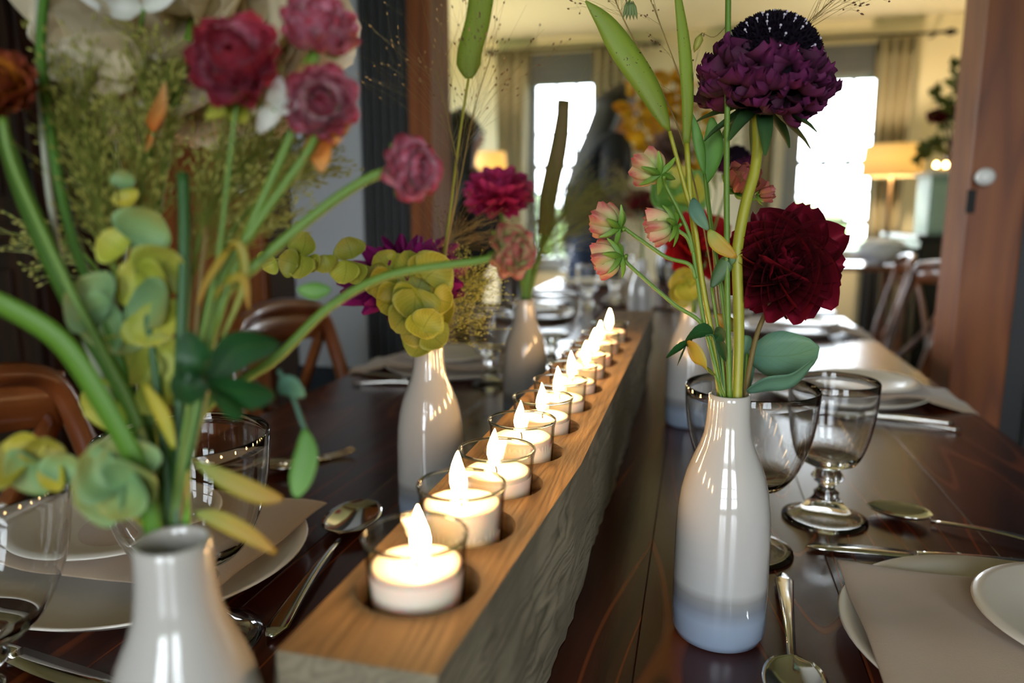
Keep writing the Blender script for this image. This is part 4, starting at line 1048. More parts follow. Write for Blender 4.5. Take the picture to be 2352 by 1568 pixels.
# straight stems, blades and leaves of the sharp bouquet
def bl(name, lab, pts, d0, d1, w, side, m, cat='leaf', stem=None, sr=.001, sm=stemg, fold=.2, prof=None, grp=None, wave=0, th=.0003):
    t = thing(name, lab, cat, at(pts[0][0], pts[0][1], d0), group=grp)
    if stem: obj('stem', tube(G(stem[0], stem[1], stem[2]), sr, 8, 6), sm, t)
    o = obj('blade', blade(G(pts, d0, d1), w, side, prof, fold, wave), m, t); s = o.modifiers.new('s', 'SOLIDIFY'); s.thickness = th; return t
spear = lambda t: max(.02, math.sin(PI*min(1, .12+t*.88))**.75)
bl('reed_grass', 'broad spotted grass blade slanting down to the right, top centre', [(1538, 302), (1490, 200), (1430, 110), (1390, 50), (1345, 2)], .575, .56, .021, RT*.8+UP*.5, bladem, stem=([(1664, 930), (1655, 860), (1630, 740), (1612, 640), (1596, 520), (1570, 420), (1538, 302)], .57, .575), sr=[.0022, .0019, .0016], sm=stemy, prof=lambda t: max(.03, math.sin(PI*min(1, t**.8)))**.75)
bl('reed_grass', 'narrow upright grass blade left of the purple scabiosa', [(1577, 330), (1580, 220), (1572, 100), (1556, -20)], .58, .58, .0105, RT, bladem, stem=([(1657, 930), (1636, 780), (1612, 640), (1590, 500), (1577, 330)], .574, .58), sr=.0022, sm=stemy, prof=lambda t: .5+.5*math.sin(PI*min(1, t*1.0)))
t = thing('tall_grass', 'straight thin green stem rising out of the photo left of the scabiosa', 'stem', G([(1676, 930)], .565)[0]); obj('stem', tube(G([(1676, 930), (1671, 700), (1669, 400), (1671, 200), (1673, -60)], .566, .56), .0022, 8, 6), stemg, t)
bl('reed_grass', 'short green blade under the scabiosa, left side', [(1622, 420), (1640, 340), (1635, 270)], .60, .60, .017, RT, brightleaf, stem=([(1680, 930), (1665, 700), (1640, 560), (1622, 420)], .58, .60), sr=.0015)
bl('reed_grass', 'thin green blade crossing behind the tall stems', [(1618, 400), (1606, 330), (1590, 262)], .60, .60, .009, RT, brightleaf, stem=([(1682, 930), (1660, 700), (1632, 520), (1618, 400)], .58, .60), sr=.0012)
rnd = lambda t: max(.02, math.sin(PI*min(1, t*.96+.02))**.55)
bl('eucalyptus_leaf', 'large blue green eucalyptus leaf above the right goblets', [(1716, 812), (1760, 818), (1820, 815), (1882, 796)], .585, .56, .040, UP*.9-FW*.35, eucb, stem=([(1712, 930), (1712, 880), (1716, 812)], .572, .585), sr=.0012, fold=-.12, prof=lambda t: max(.03, math.sin(PI*min(1, t**1.15))**.6))
bl('eucalyptus_leaf', 'curled green eucalyptus leaf dipping over the goblet rim', [(1715, 898), (1760, 878), (1815, 868), (1868, 826)], .568, .55, .016, UP*.7-FW*.6, eucb, fold=.3, prof=rnd)
bl('eucalyptus_leaf', 'blue green leaf standing behind the stems at the bottle mouth', [(1704, 915), (1706, 860), (1712, 800), (1718, 770)], .585, .59, .020, RT, eucb, prof=rnd)
bl('narrow_leaf_sprig', 'narrow dark green leaf left of the dark dahlia', [(1634, 660), (1652, 630), (1672, 600), (1690, 596)], .565, .56, .012, dirv(.7, .6, .2), graded('olive leaf', [(0, '3c5a34'), (1, '5a7a4a')], .5, .2, .1, vein=.2), stem=([(1668, 930), (1655, 800), (1634, 660)], .57, .565), sr=.0011)
bl('narrow_leaf_sprig', 'pale blue green leaf over the scarlet dahlia', [(1592, 455), (1600, 490), (1626, 528)], .565, .56, .011, dirv(.8, .3, .1), eucb)
bl('narrow_leaf_sprig', 'yellowing leaf over the scarlet dahlia', [(1628, 528), (1650, 560), (1692, 592)], .56, .56, .012, dirv(.6, .7, .2), yleaf)
bl('narrow_leaf_sprig', 'yellow leaf drooping left of the bottle mouth', [(1642, 862), (1612, 840), (1590, 800), (1580, 782)], .562, .56, .014, dirv(.6, -.6, .3), yleaf, stem=([(1668, 925), (1655, 890), (1642, 862)], .566, .562), sr=.0009)
bl('narrow_leaf_sprig', 'yellow leaf just right of the straight stem', [(1700, 760), (1672, 742), (1640, 722)], .585, .59, .011, UP, yleaf)
t = thing('rose_leaf', 'dark serrated rose leaf cluster left of the bottle neck', 'leaf', at(1640, 780, .568))
obj('stem', tube(G([(1668, 930), (1655, 850), (1640, 775), (1620, 770)], .570, .565), .0009, 8, 6), stemd, t)
def ser(t_): return max(.03, math.sin(PI*min(1, t_*.95+.03))**.8*(1+.10*((t_*12) % 1)))
for pts, w in (([(1638, 765), (1610, 762), (1574, 783)], .013), ([(1590, 782), (1560, 800), (1530, 822)], .009), ([(1580, 785), (1568, 815), (1556, 840)], .009), ([(1640, 765), (1652, 768), (1664, 782)], .012), ([(1645, 770), (1660, 800), (1668, 830)], .008)):
    o = obj('leaflet', blade(G(pts, .566, .56), w, dirv(.3, .8, .4), ser, .25, seg=10), darkleaf, t)
# airy panicles: one mass of hair thin branches with seeds
seedm = mat('brown grass seed', '6b4a2c', .6); seedg = mat('tan grass seed', 'a88350', .6); hairs = mat('thin grass branch', '8c7a48', .6); seedy = mat('olive grass seed', '94903c', .6); hairg = mat('green grass branch', '7c8636', .6)
def panicle(t, starts, L, n, spread, m, ms_, hr=.00016, sr=.0009, sl=.004, sub=3, droop=.15, name='branches', rs=None, every=1):
    rr = R; parts, seeds = [], []
    for i in range(n):
        f = rr.random(); k = f*(len(starts)-1); a = starts[int(k)].lerp(starts[min(int(k)+1, len(starts)-1)], k-int(k))
        ax = (starts[-1]-starts[0]).normalized(); e, g = perp(ax); az = rr.uniform(0, 2*PI); th = spread*rr.uniform(.35, 1.1)
        d = (ax*math.cos(th)+(e*math.cos(az)+g*math.sin(az))*math.sin(th)).normalized(); l = L*rr.uniform(.5, 1.0)*(1-.3*f)
        p1 = a+d*l*.5; p2 = a+d*l+V((0, 0, -droop*l*l*4)); P = [a, p1+V((0, 0, .02*l)), p2]; parts.append(tube(P, [hr, hr*.6], 3, 3, False))
        for q in range(sub):
            g0 = rr.uniform(.3, 1); pp = a.lerp(p2, g0); dd = (d+V((rr.uniform(-.6, .6), rr.uniform(-.6, .6), rr.uniform(-.5, .4)))).normalized(); ll = l*rr.uniform(.08, .28)
            parts.append(tube([pp, pp+dd*ll], hr*.6, 3, 1, False)); seeds.append(spindle(pp+dd*ll, dd, sl*rr.uniform(.7, 1.2), sr))
    b_ = obj(name, join(parts), m, t, smooth=False); b_['kind'] = 'stuff'
    s_ = obj('seeds', join(seeds), ms_, t, smooth=False); s_['kind'] = 'stuff'
def grass(lab, stem, d0, d1, L, n, spread, sr_=.0007, head_f=.4, m=hairs, ms_=seedm, sm=stemb, name='panicle_grass', **k):
    P = G(stem, d0, d1); t = thing(name, lab, 'grass', P[0]); obj('stem', tube(P, [sr_*1.3, sr_*.6], 6, 6), sm, t)
    i = int(len(P)*(1-head_f)); panicle(t, P[i:], L, n, spread, m, ms_, **k); return t
grass('airy seed grass fanning out to the upper right beyond the scabiosa', [(1682, 930), (1700, 600), (1745, 300), (1830, 90), (1900, 10)], .59, .60, .11, 22, .55, head_f=.3, sub=3)
grass('airy seed grass crossing the window top between the blades', [(1668, 930), (1630, 600), (1560, 300), (1440, 60), (1400, -30)], .60, .66, .13, 20, .8, head_f=.4, sub=3)
grass('airy seed grass rising beside the narrow blade', [(1672, 930), (1640, 600), (1600, 300), (1500, 10)], .60, .64, .11, 12, .7, head_f=.4, sub=3)
# hanging flat seed head at the top
t = thing('oat_grass', 'green hanging oat seed head at the top edge beside the stem', 'grass', at(1448, 0, .57)); obj('stem', tube(G([(1450, -60), (1446, 5)], .57), .0008, 6, 2), stemg, t)
for k in range(5): obj('spikelet', spindle(at(1441+k*3, 0, .57), dirv((k-2)*.12, -1, 0), .016, .0016, 5), graded('spikelet', [(0, '6a7a4a')], .6, 0), t)
t = thing('oat_grass', 'small olive seed pod hanging left of the scabiosa dome', 'grass', at(1605, 80, .575)); obj('seed_head', spindle(at(1612, 75, .575), dirv(-.35, -.9, 0), .017, .0035, 6), mat('olive grass seed', '7c7a30', .6), t); obj('stem', tube(G([(1669, 60), (1640, 85), (1612, 75)], .575), .0003, 4, 4), stemb, t)

# --- second bouquet: magenta dahlia, golden eucalyptus, tall seed grass
D2 = .80
c = at(926, 618, D2+.03)
t = flower('dahlia', 'magenta dahlia in side view behind the golden eucalyptus leaves', 'flower', G([(986, 840), (984, 760), (960, 690), (935, 640)], D2+.02)+[c], .0022, stemg, 'dahlias')
head(t, c, dirv(-.10, .82, .45), .074, [(5, 15, .45, .5), (8, 34, .62, .5), (11, 52, .8, .5), (14, 70, .95, .5), (16, 88, 1.0, .5), (14, 104, .98, .5)], dmag, 'dmag', W=.46, cup=.6, curl=.15, tip=.9)
def euc_sprig(lab, P, leaves, m, sr=.0009, sm=stemy, name='eucalyptus_sprig'):
    t = thing(name, lab, 'leaf sprig', P[0]); obj('stem', tube(P, sr, 6, 5), sm, t)
    for (px, py, d, r, ang, tilt) in leaves:
        c_ = at(px, py, d); dv = (RT*math.cos(ang)+UP*math.sin(ang)); n_ = (-FW+RT*(tilt*.5+R.uniform(-.5, .5))+UP*R.uniform(-.7, .6)).normalized()
        vf = petal(L=1, W=1.5, cup=.12, curl=.12, tip=.75, nu=8, nv=9, base=.05)
        M = frame_of(c_-dv*r, dv, n_, (r*2, r*2, r*2)); o = obj('leaf', ([M @ V(v) for v in vf[0]], vf[1], vf[2]), m if not isinstance(m, list) else R.choice(m), t)
        s = o.modifiers.new('s', 'SOLIDIFY'); s.thickness = .00025
    return t
px2r = lambda px, d: px/F_PX*d
L1 = [(905, 618, 40, 2.2), (940, 606, 34, 1.6), (1002, 618, 40, .7), (880, 655, 36, 3.4), (930, 655, 34, -1.2), (965, 650, 40, 1.2), (900, 690, 38, 3.6), (955, 700, 42, -1.7), (1000, 690, 40, -.6), (1012, 650, 32, .1), (925, 735, 34, 3.9), (975, 745, 38, -1.3), (1010, 720, 34, -1.0), (960, 790, 34, -1.9), (1000, 775, 30, -.8), (985, 735, 30, 1.0), (880, 600, 26, 2.4), (860, 640, 30, 2.9), (975, 610, 32, 1.2), (935, 690, 36, -2.6), (985, 660, 34, -.2), (945, 765, 28, 3.4), (1015, 690, 28, -.3)]
euc_sprig('golden green eucalyptus leaves hanging over the second bottle', G([(985, 830), (985, 780), (975, 700), (940, 640), (900, 620)], D2-.01), [(x, y, D2-.02-.012*(i % 4), px2r(r*.86, D2), a, R.uniform(-1, 1)) for i, (x, y, r, a) in enumerate(L1)], [euc, eucy, eucy])
L2 = [(619, 606, 17, 3.6), (663, 602, 22, 2.8), (696, 560, 27, 1.3), (690, 612, 27, -1.7), (716, 606, 18, -1.0), (745, 606, 20, -1.4), (757, 603, 16, -1.2), (802, 570, 24, 1.9), (791, 625, 26, -1.7), (820, 630, 22, -1.3), (600, 588, 8, 2.5)]
euc_sprig('slender sprig of round yellow green leaves reaching left before the grey wall', G([(985, 800), (960, 700), (900, 640), (840, 610), (760, 592), (680, 590), (605, 600)], D2-.01, D2-.04), [(x, y, D2-.04, px2r(r, D2), a, R.uniform(-1, 1)) for x, y, r, a in L2], euc)
bl('reed_grass', 'upright spotted grass blade hanging from the top edge', [(1076, 180), (1078, 120), (1098, 40), (1112, -60)], D2, D2, .027, RT, bladem, stem=([(990, 840), (1005, 700), (1030, 520), (1052, 340), (1076, 180)], D2+.01, D2), sr=[.0022, .0014], sm=stemy, prof=lambda t: min(1, .12+t*4.5)**.6)
grass('tall airy seed grass spreading left over the dark boards', [(992, 840), (1020, 600), (1050, 420), (1035, 300), (1000, 160)], D2, D2, .20, 26, .75, head_f=.6, sr_=.0009, sub=3, ms_=seedg, sl=.0045, sr=.0010)
grass('tall airy seed grass spreading right in front of the lamp light', [(994, 840), (1022, 600), (1060, 400), (1090, 250), (1130, 120)], D2+.01, D2, .20, 26, .75, head_f=.6, sr_=.0009, sub=3, ms_=seedm, sl=.0045, sr=.0010)
grass('fine olive cloud grass right of the golden leaves', [(998, 830), (1005, 780), (1040, 700), (1080, 640)], D2+.02, D2+.03, .075, 240, 1.3, head_f=.6, m=mat('cloud grass branch', '98963c', .6), ms_=mat('cloud grass seed', 'b0a84a', .6), sm=stemg, sub=4, sl=.0026, sr=.0008, hr=.00016)
grass('fine straw grass above the magenta dahlia', [(996, 830), (1010, 600), (1040, 540)], D2+.02, D2+.04, .10, 70, 1.0, head_f=.5, sub=3, sl=.0025, sr=.0006)
# --- third bouquet
D3 = 1.22
c = at(1146, 432, D3)
t = flower('dahlia', 'pink red dahlia above the second bottle, before the lamp', 'flower', G([(1203, 720), (1196, 640), (1165, 540)], D3)+[c-UP*.03], .003, stemg, 'dahlias')
head(t, c, dirv(.05, .75, .55), .060, [(6, 15, .5, .8), (9, 38, .7, .8), (12, 60, .9, .8), (14, 82, 1.0, .8), (14, 100, 1.0, .8), (12, 118, .9, .8)], dpink, 'dpink', W=.75, cup=.5, curl=.2, tip=.6, ruffle=.03)
bl('reed_grass', 'dry brown blade standing in front of the left window', [(1250, 540), (1262, 440), (1285, 330), (1297, 228)], D3, D3, .030, RT, brownblade, stem=([(1205, 730), (1225, 640), (1250, 540)], D3, D3), sr=.004, sm=stemg, prof=lambda t: .55+.45*math.sin(PI*min(1, t*.8+.15)))
grass('feathery olive brown plume grass spreading before the dark haired person', [(1210, 720), (1222, 640), (1250, 560), (1300, 480)], D3, D3, .20, 190, .75, head_f=.55, m=hairg, ms_=mat('brown plume', '74603a', .7), sm=stemg, sub=4, sl=.004, sr=.0007, hr=.0003, sr_=.003)
bl('narrow_leaf_sprig', 'green blade rising from the mouth of the third bottle', [(1204, 720), (1208, 660), (1220, 600)], D3-.005, D3, .016, RT, brightleaf)
# --- fourth bouquet
D4 = 1.12
c = at(1612, 556, D4)
t = flower('dahlia', 'scarlet red dahlia behind the rosebuds, right of centre', 'flower', G([(1590, 720), (1592, 660), (1604, 600)], D4)+[c+FW*.02], .003, stemg, 'dahlias')
head(t, c, dirv(.1, .35, .8), .060, [(6, 15, .5, .9), (9, 38, .7, .9), (12, 62, .9, .9), (14, 86, 1.0, .9), (12, 105, .95, .9)], dbright, 'dbr', W=.8, cup=.35, curl=.2, tip=.55, ruffle=.03)
euc_sprig('small yellow green leaf group in the mouth of the fourth bottle', G([(1590, 720), (1588, 680), (1575, 640)], D4-.03), [(1572, 640, D4-.04, .016, 1.9, 0), (1590, 655, D4-.04, .016, .6, 0), (1562, 672, D4-.04, .016, 3.3, 0), (1580, 668, D4-.045, .015, -1.2, .5)], eucy)
euc_sprig('pale green eucalyptus leaves above the scarlet dahlia', G([(1592, 720), (1580, 600), (1560, 480), (1540, 440)], D4+.05), [(1530, 435, D4+.02, .026, 2.4, 0), (1565, 425, D4+.02, .028, 1.0, .4), (1590, 450, D4+.02, .026, -.4, 0), (1545, 465, D4+.02, .022, -1.9, .3)], [euc, brightleaf])
scabiosa('small purple scabiosa below the big one, half hidden by the thick stem', at(1690, 378, 1.08), dirv(-.1, .8, .4), .030, G([(1596, 720), (1630, 560), (1675, 420), (1688, 385)], D4, 1.08), .0015, stemg, npin=40)
grass('loose green seed grass in the fourth bouquet', [(1594, 720), (1620, 560), (1645, 440), (1630, 360)], D4, D4, .14, 60, .6, head_f=.5, m=hairg, ms_=seedy, sm=stemg, sub=3, sl=.003, sr=.0008, hr=.0003)
# --- distant bouquet
D5 = 2.45
for px, py, r, lab in ((1476, 462, .055, 'dark red dahlia in the small distant bottle, right of the person'),):
    c = at(px, py, D5); t = flower('dahlia', lab, 'flower', G([(1474, 640), (1476, 540)], D5)+[c], .004, stemg, 'dahlias')
    head(t, c, dirv(0, .6, .6), r, DAHL[1:6], dred, 'dahl')
grass('straw grass in the small distant bottle', [(1474, 640), (1470, 540), (1452, 440)], D5, D5, .25, 60, .7, head_f=.6, m=hairs, ms_=seedg, sm=stemb, sub=3, sl=.008, sr=.0016, hr=.0007)

# --- yellow autumn arrangement on the second table
c = at(1545, 470, 3.6)
t = thing('vase_arrangement', None, None) if False else None
vz = tag(obj('vase', lathe([(0, TZ), (.06, TZ), (.075, TZ+.06), (.06, TZ+.17), (.045, TZ+.22), (.055, TZ+.25), (.05, TZ+.25), (.04, TZ+.22), (.055, TZ+.16), (.065, TZ+.06), (0, TZ+.01)], 32, (c.x, c.y, 0)), mat('dark glass vase', '2c2a26', .2)), 'dark vase holding the tall yellow leafed branches', 'vase')
for bi, (pts, lab) in enumerate([([(1545, 520), (1520, 400), (1470, 290), (1455, 210)], 'branch with yellow leaves just right of the person'), ([(1548, 520), (1550, 380), (1540, 260), (1552, 170)], 'branch with yellow leaves, middle of the tall arrangement'), ([(1550, 520), (1580, 400), (1600, 300), (1590, 200)], 'branch with yellow leaves beside the purple scabiosa')]):
    P = G(pts, 3.6, 3.55); t = thing('leafy_branch', lab, 'branch', P[0], group='yellow leafed branches'); obj('stem', tube(P, [.008, .003], 6, 5), darkw, t)
    ms = pmesh('yl', graded('autumn yellow leaf', [(0, 'b8860b'), (.5, 'c99a1a'), (1, 'a8641a')], .6, .4, .3), W=.7, cup=.2, curl=.2)
    SP = smooth_path(P, 12)
    for k in range(46):
        q = SP[int(R.uniform(.3, 1)*(len(SP)-1))]; d = V((R.gauss(0, 1), R.gauss(0, .7), R.gauss(.1, .7))).normalized(); s = R.uniform(.05, .09)
        inst('leaf', R.choice(ms), t, frame_of(q+d*.03, d, V((R.gauss(0, .5), -1, R.gauss(0, .5))), (s, s, s)))
c = at(1545, 330, 3.4); t = flower('hydrangea', 'dusky pink hydrangea head in the tall arrangement', 'flower', [at(1548, 520, 3.55), c], .006, stembr)
head(t, c, dirv(0, .4, .7), .10, DAHL, graded('dusky hydrangea', [(0, '6b4a3a'), (1, '8a6a5c')], .6, .2, .2), 'hyd', W=.8, cup=.3, curl=.1)
# --- arrangement on the green cabinet
gx, gy = cx+.1, cyy+.14
pot = tag(obj('flower_bowl', lathe([(0, 0), (.05, 0), (.085, .05), (.09, .09), (.082, .09), (.07, .05), (0, .02)], 32, (gx, gy, gz1+.02)), mat('dark glass vase', '2c2a26', .2)), 'dark bowl of flowers on the pale green cabinet', 'bowl')
for i, (px, py, r, k) in enumerate([(2150, 268, .055, 'upper left'), (2188, 262, .06, 'upper middle'), (2212, 305, .055, 'lower right'), (2200, 330, .05, 'lowest')]):
    c = at(px, py, 4.25); t = flower('rose', 'dark red rose over the pale green cabinet, %s' % k, 'flower', [V((gx, gy, gz1+.06)), c], .004, stemd, 'dark red roses by the post')
    head(t, c, dirv(-.3, .4, .7), r, DAHL[:5], dred, 'dahl')
for i, (pts, n, lab) in enumerate([([(2190, 400), (2180, 260), (2195, 190), (2185, 145)], 26, 'upright leafy eucalyptus branch against the far wall, by the post'), ([(2190, 400), (2160, 330), (2130, 340), (2112, 372)], 26, 'trailing leafy branch left of the three tealights'), ([(2190, 400), (2170, 300), (2150, 220), (2140, 200)], 22, 'short leafy branch above the dark red roses')]):
    P = G(pts, 4.25, 4.2); t = thing('leafy_branch', lab, 'branch', P[0]); obj('stem', tube(P, [.006, .002], 6, 5), darkw, t); SP = smooth_path(P, 12)
    ms = pmesh('el', graded('olive green leaf', [(0, '3c4a20'), (1, '5f6a30')], .6, .2, .3), W=.6, cup=.2, curl=.1)
    for k in range(n):
        q = SP[int(R.uniform(.25, 1)*(len(SP)-1))]; d = V((R.gauss(0, 1), R.gauss(0, .6), R.gauss(.1, .7))).normalized(); s = R.uniform(.04, .07)
        inst('leaf', R.choice(ms), t, frame_of(q, d, V((R.gauss(0, .6), -1, R.gauss(0, .6))), (s, s, s)))
# ---------------------------------------------------------------- nearest bouquet, out of focus at left
D1 = .335; ROSE = [(5, 14, .5, .8), (6, 32, .68, .95), (8, 50, .85, 1.0), (9, 70, .98, 1.0), (9, 90, 1.0, 1.0), (8, 108, .9, .95)]
MO = (396, 1262)
def pinkrose(lab, px, py, d, n, rad, stem, mm=ranm, sr=.0022, sm=stemg, rows=ROSE):
    c = at(px, py, d); P = G(stem, D1+.003, d); t = flower('pink_rose', lab, 'flower', P+[c-n.normalized()*rad*.3], [sr*1.15, sr*.85], sm, 'blurred pink roses')
    h = head(t, c, n, rad, rows, mm, 'rose', core=sepal, W=.95, cup=.75, curl=.75, tip=.6, ruffle=.02)
    sepals(h, c-n.normalized()*rad*.42, n, rad, 5, .8, .25); return t
pinkrose('blurred red pink rose facing the camera, upper left', 547, 145, .33, dirv(.0, .2, .9), .0215, [(388, 1330), (400, 1150), (440, 900), (500, 600), (530, 350), (545, 230)], sr=.0012)
pinkrose('blurred pale pink rose at the top, right of the red pink one', 735, 72, .345, dirv(.15, .5, .5), .0180, [(392, 1330), (415, 1100), (480, 800), (560, 560), (660, 330), (715, 160)], ranp)
pinkrose('blurred pink rose below the topmost, with apricot outer petals', 742, 238, .34, dirv(.1, -.1, .9), .0175, [(400, 1330), (418, 1100), (470, 850), (505, 650), (580, 530), (650, 430), (715, 335)], ranp)
pinkrose('blurred pink rose alone left of the lamp, centre left', 940, 388, .36, dirv(.6, -.1, .55), .0165, [(405, 1330), (420, 1100), (475, 860), (500, 700), (610, 590), (740, 480), (850, 408)], ranp, .0028)
pinkrose('blurred greenish pink rose in front of the plume grass', 1170, 575, .40, dirv(.55, -.05, .5), .0150, [(425, 1330), (425, 1090), (465, 945), (560, 872), (640, 818), (760, 702), (900, 630), (1110, 597)], budm, .0025)
def tip_petals(lab, px, py, d, mm, L, dirs, W=.7, name='petal_spray'):
    t = thing(name, lab, 'petals', at(px, py, d)); ms = pmesh('tp', mm, W=.8, cup=.25, curl=.2, tip=.6, ruffle=.03)
    obj('stem', tube([at(px, py, d), at(px-10, py+60, d+.01)], .0012, 6, 2), stemg, t)
    for dx, dy, k in dirs: inst('petal', R.choice(ms), t, frame_of(at(px, py, d), dirv(dx, dy, R.uniform(0, .3)), -FW+UP*R.uniform(-.3, .3), (L*k*W, L*k, L*k)))
    return t
tip_petals('apricot petals drooping under the pink rose', 735, 320, .345, orangep, .018, [(.15, -1, 1), (-.25, -.5, .8), (.9, .3, .9), (.5, -.1, .7)])
tip_petals('white petals between the two pink roses', 632, 250, .335, whitep, .016, [(.2, .6, .9), (-.2, -.6, 1), (.6, .1, .8)])
tip_petals('yellow green petals under the red pink rose', 540, 225, .335, graded('lime petal', [(0, '8a9a2a'), (1, 'a8a844')], .5, .3, .1), .016, [(-.6, -.5, 1), (.4, -.7, 1), (0, -1, .8)])
tip_petals('apricot petals among the feathery grass', 352, 305, .36, orangep, .022, [(.35, 1, 1.1), (-.1, -.5, .5), (.7, 1, .8)], .35)
# large cream flower running out at the top
c = at(425, -30, .40); t = flower('cream_rose', 'very large blurred cream flower at the top left edge', 'flower', G([(385, 1330), (380, 1000), (350, 600), (400, 250), (440, 60)], D1+.01, .41)+[c+FW*.02], .0025, stemg)
head(t, c, dirv(.1, -.35, .9), .090, [(5, 20, .5, 1.1), (7, 42, .72, 1.2), (9, 62, .9, 1.3), (10, 80, 1.0, 1.3), (9, 95, 1.0, 1.2)], creamp, 'cream', core=creamp, W=1.0, cup=.3, curl=.35, tip=.5, ruffle=.05, nu=8, nv=8)
h2 = tip_petals('white petals at the left of the large cream flower', 330, 145, .375, creamp, .046, [(-.97, -.12, 1.0), (-.6, .1, .8)], .7)
tip_petals('white petal tips at the upper left corner of the cream flower', 330, 20, .375, whitep, .030, [(-.95, .15, 1.0), (.9, .3, .7)], .6)
# orange and yellow rose cut by the left edge
t = flower('orange_rose', 'orange and yellow rose cut by the left edge of the photo', 'flower', G([(372, 1330), (330, 1000), (180, 700), (40, 400), (5, 270)], D1+.01, .33), .002, stemg)
head(t, at(-10, 195, .33), dirv(.4, .2, .8), .0165, ROSE, graded('orange yellow petal', [(0, 'b87a10'), (.5, 'b06a24'), (1, 'a04a3a')], .5, .3, .3), 'org', core=sepal, W=.95, cup=.7, curl=.6, tip=.6)
# broad blades
bl('reed_grass', 'broad bright green blade arching in from the left edge', [(362, 1290), (318, 1090), (235, 930), (130, 780), (-20, 690), (-80, 670)], D1-.006, .30, .0098, RT+UP*.6, graded('fresh green blade', [(0, '5c8c28'), (1, '6f9a30')], .45, .3, .05), fold=.25, prof=lambda t: .75+.25*math.sin(PI*t))
bl('reed_grass', 'dark green blade running up to the left edge behind the arching one', [(368, 1290), (330, 1000), (160, 690), (60, 470), (0, 300), (-40, 200)], D1+.006, .36, .0100, RT, graded('olive green blade', [(0, '46701e'), (1, '384f18')], .5, .2, .05), fold=.25, prof=lambda t: .55+.45*math.sin(PI*t))
t = thing('tall_grass', 'pale dry stem slanting at the far left', 'stem', at(375, 1300, D1)); obj('stem', tube(G([(375, 1300), (290, 1000), (160, 690), (118, 480), (95, 250), (85, -40)], D1+.01, .37), [.0012, .0017, .0014], 8, 6), stemp, t)
t = thing('tall_grass', 'upright green stem at the upper left edge', 'stem', at(375, 1300, D1)); obj('stem', tube(G([(372, 1300), (300, 900), (170, 560), (120, 330), (95, 120), (105, -40)], D1+.012, .36), [.0016, .0026, .0022], 8, 6), graded('olive green blade', [(0, '5d6f20')], .5), t)
for i, (pts, r, m, l) in enumerate([([(426, 1300), (424, 1180), (412, 1075), (385, 1000), (370, 900)], .0024, mat('vivid green stem', '4f9a22', .45), 'vivid green forked stem standing in the nearest bottle'), ([(410, 1300), (408, 1100), (415, 830), (424, 560), (420, 400)], .0028, stemd, 'thick dark green stem at the centre of the nearest bouquet'), ([(392, 1300), (385, 1100), (350, 800), (300, 500)], .0022, stemd, 'dark stem at the left of the nearest bouquet'), ([(402, 1300), (440, 950), (455, 700), (475, 520)], .0012, stembr, 'brown thin stem beside the thick dark green one')]):
    t = thing('cut_flower_stalk', l, 'stem', at(*pts[0], D1)); obj('stem', tube(G(pts, D1, D1+.02), r, 10, 6), m, t)
# dark leaf cluster
t = thing('rose_leaf', 'cluster of large dark green rose leaves, blurred, at left', 'leaf', at(470, 880, D1)); obj('stem', tube(G([(432, 1080), (460, 950), (480, 870)], D1, D1-.01), .0012, 8, 5), stemd, t)
for pts, w in (([(480, 880), (450, 820), (428, 760)], .014), ([(490, 870), (550, 800), (640, 790)], .016), ([(480, 880), (430, 890), (395, 905)], .016), ([(480, 885), (545, 900), (630, 905)], .016), ([(480, 890), (520, 930), (560, 950)], .012), ([(470, 880), (440, 850), (405, 850)], .013)):
    obj('leaflet', blade(G(pts, D1-.012, D1-.02), w, dirv(-.3, .8, .3), rnd, .2), darkleaf, t)
# rounded golden leaves
euc_sprig('stack of golden rounded leaves, blurred, left of the dark leaf cluster', G([(385, 1280), (370, 1050), (350, 800), (330, 600), (300, 450)], D1+.01, D1+.02), [(372, 612, D1+.01, .0095, .8, .2), (352, 655, D1+.01, .009, -.4, 0), (345, 700, D1+.01, .010, -.8, .3), (355, 745, D1+.012, .010, -1.0, 0), (320, 640, D1+.015, .010, 2.2, .2), (205, 690, D1+.01, .0105, 2.6, 0), (232, 740, D1+.012, .0100, 3.4, .3), (275, 765, D1+.014, .010, -1.8, .2), (300, 830, D1+.014, .011, -2.0, 0), (395, 830, D1+.014, .010, .4, 0), (380, 880, D1+.012, .011, -.4, .2), (250, 860, D1+.02, .010, 2.8, .2), (240, 930, D1+.02, .010, 3.3, .2), (283, 412, D1+.015, .0042, 1.4, 0), (290, 455, D1+.015, .0042, -1.2, 0), (330, 520, D1+.015, .009, 1.0, .2), (260, 560, D1+.015, .007, 2.6, .2)], [eucy, euc, paleleaf])
euc_sprig('green leaf cluster left of the nearest bottle mouth', G([(385, 1270), (350, 1160), (300, 1090), (230, 1080)], D1-.005, D1-.01), [(250, 1070, D1-.012, .0115, 2.6, .3), (230, 1120, D1-.014, .0115, 3.4, 0), (275, 1130, D1-.016, .0115, -2.0, .2), (290, 1060, D1-.012, .010, 1.9, 0), (305, 1105, D1-.016, .010, .3, 0)], [paleleaf, paleleaf])
euc_sprig('pale olive leaves at the left edge, above the cut goblet', G([(380, 1265), (300, 1180), (150, 1090), (-20, 1060)], D1-.004, D1+.01), [(58, 1022, D1, .0058, 1.5, .3), (98, 1035, D1, .0062, 1.5, 0), (148, 1075, D1, .0068, 1.2, .3), (20, 1060, D1, .0085, 2.9, 0), (60, 1085, D1, .0085, 3.5, .2), (118, 1090, D1, .006, -2.5, .2)], [paleleaf, eucy])
bl('narrow_leaf_sprig', 'bright green pointed leaf hanging at left centre', [(700, 985), (705, 1040), (692, 1100), (680, 1142)], .335, .33, .0115, RT, brightleaf, stem=([(640, 850), (668, 900), (700, 985)], .34, .335), sr=.0010, sm=eucb)
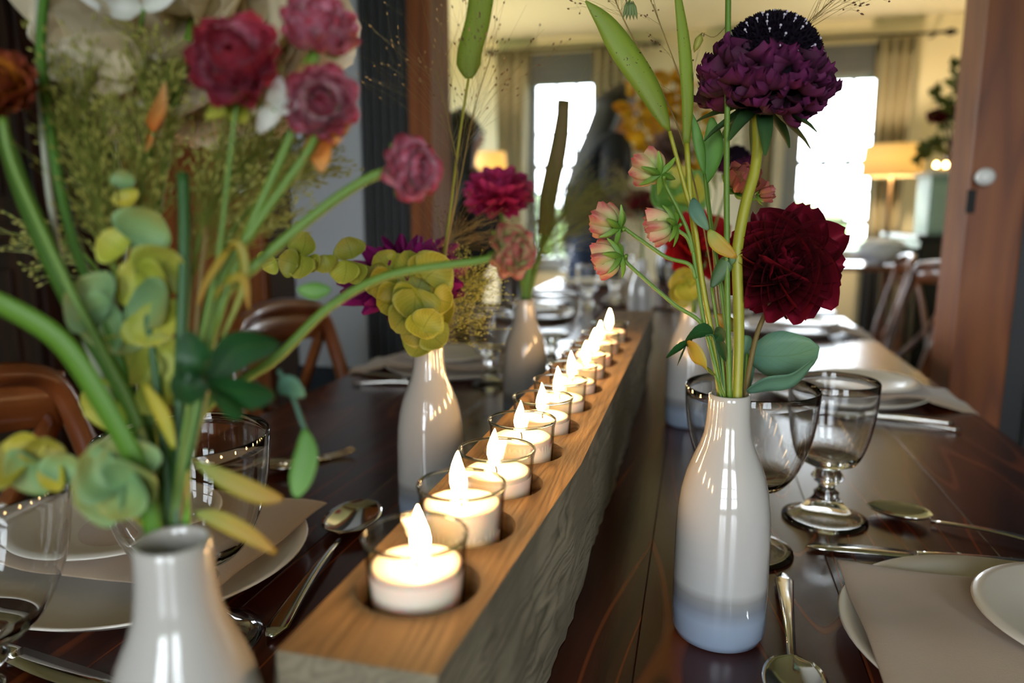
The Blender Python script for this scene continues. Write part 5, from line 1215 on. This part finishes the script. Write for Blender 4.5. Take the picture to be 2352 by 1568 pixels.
bl('narrow_leaf_sprig', 'small blue green leaf above the hanging pointed leaf', [(640, 900), (665, 885), (700, 908)], .34, .335, .010, UP, eucb)
bl('narrow_leaf_sprig', 'yellow tipped leaf pointing right over the plate', [(450, 1178), (500, 1190), (570, 1225), (635, 1270)], .325, .33, .0085, UP, yleaf)
bl('narrow_leaf_sprig', 'green and brown leaf lying across the large goblet', [(450, 1060), (520, 1100), (600, 1135), (650, 1145)], .33, .335, .0095, UP, yleaf)
bl('narrow_leaf_sprig', 'upright pale green leaf in the nearest bottle', [(335, 1200), (330, 1080), (322, 980)], .327, .33, .0085, RT, paleleaf)
bl('narrow_leaf_sprig', 'green leaf in the middle of the slanting stem, second bouquet height', [(760, 664), (720, 668), (682, 664)], .37, .37, .009, UP, brightleaf)
for i, (pts, l) in enumerate([([(500, 800), (560, 650), (545, 560), (480, 640), (455, 700)], 'curled yellow green tendril leaf at left'), ([(480, 700), (520, 650), (560, 640), (572, 710)], 'hooked yellow green tendril leaf right of the dark stem')]):
    bl('tendril', l, pts, .335, .33, .0045, RT+UP, yleaf)
bl('narrow_leaf_sprig', 'yellow calyx leaf above the forked stem', [(400, 1030), (370, 950), (330, 880)], .33, .335, .007, RT, eucy)
# feathery green grasses
for i, (st_, L, n, l) in enumerate([([(380, 1300), (340, 900), (270, 640), (215, 420), (190, 230)], .060, 210, 'feathery olive plume grass, leftmost of the blurred plumes'), ([(385, 1300), (360, 900), (320, 600), (330, 380), (360, 200)], .060, 210, 'feathery olive plume grass, middle of the blurred plumes'), ([(395, 1300), (420, 900), (440, 640), (480, 480), (560, 380)], .065, 210, 'feathery olive plume grass under the red pink rose'), ([(398, 1300), (440, 900), (500, 600), (600, 450), (690, 400)], .05, 160, 'feathery olive plume grass reaching right to the grey wall'), ([(383, 1300), (330, 900), (240, 650), (160, 560), (90, 560)], .045, 60, 'loose olive grass at the far left')]):
    grass(l, st_, D1+.012+.004*i, .37+.01*i, L, n, .55, head_f=.55, m=mat('near plume branch', '7d8236', .6), ms_=mat('near plume seed', '8f8a3e', .6), sm=stemg, name='plume_grass', sub=3, sl=.0036, sr=.0008, hr=.00026, sr_=.0012)
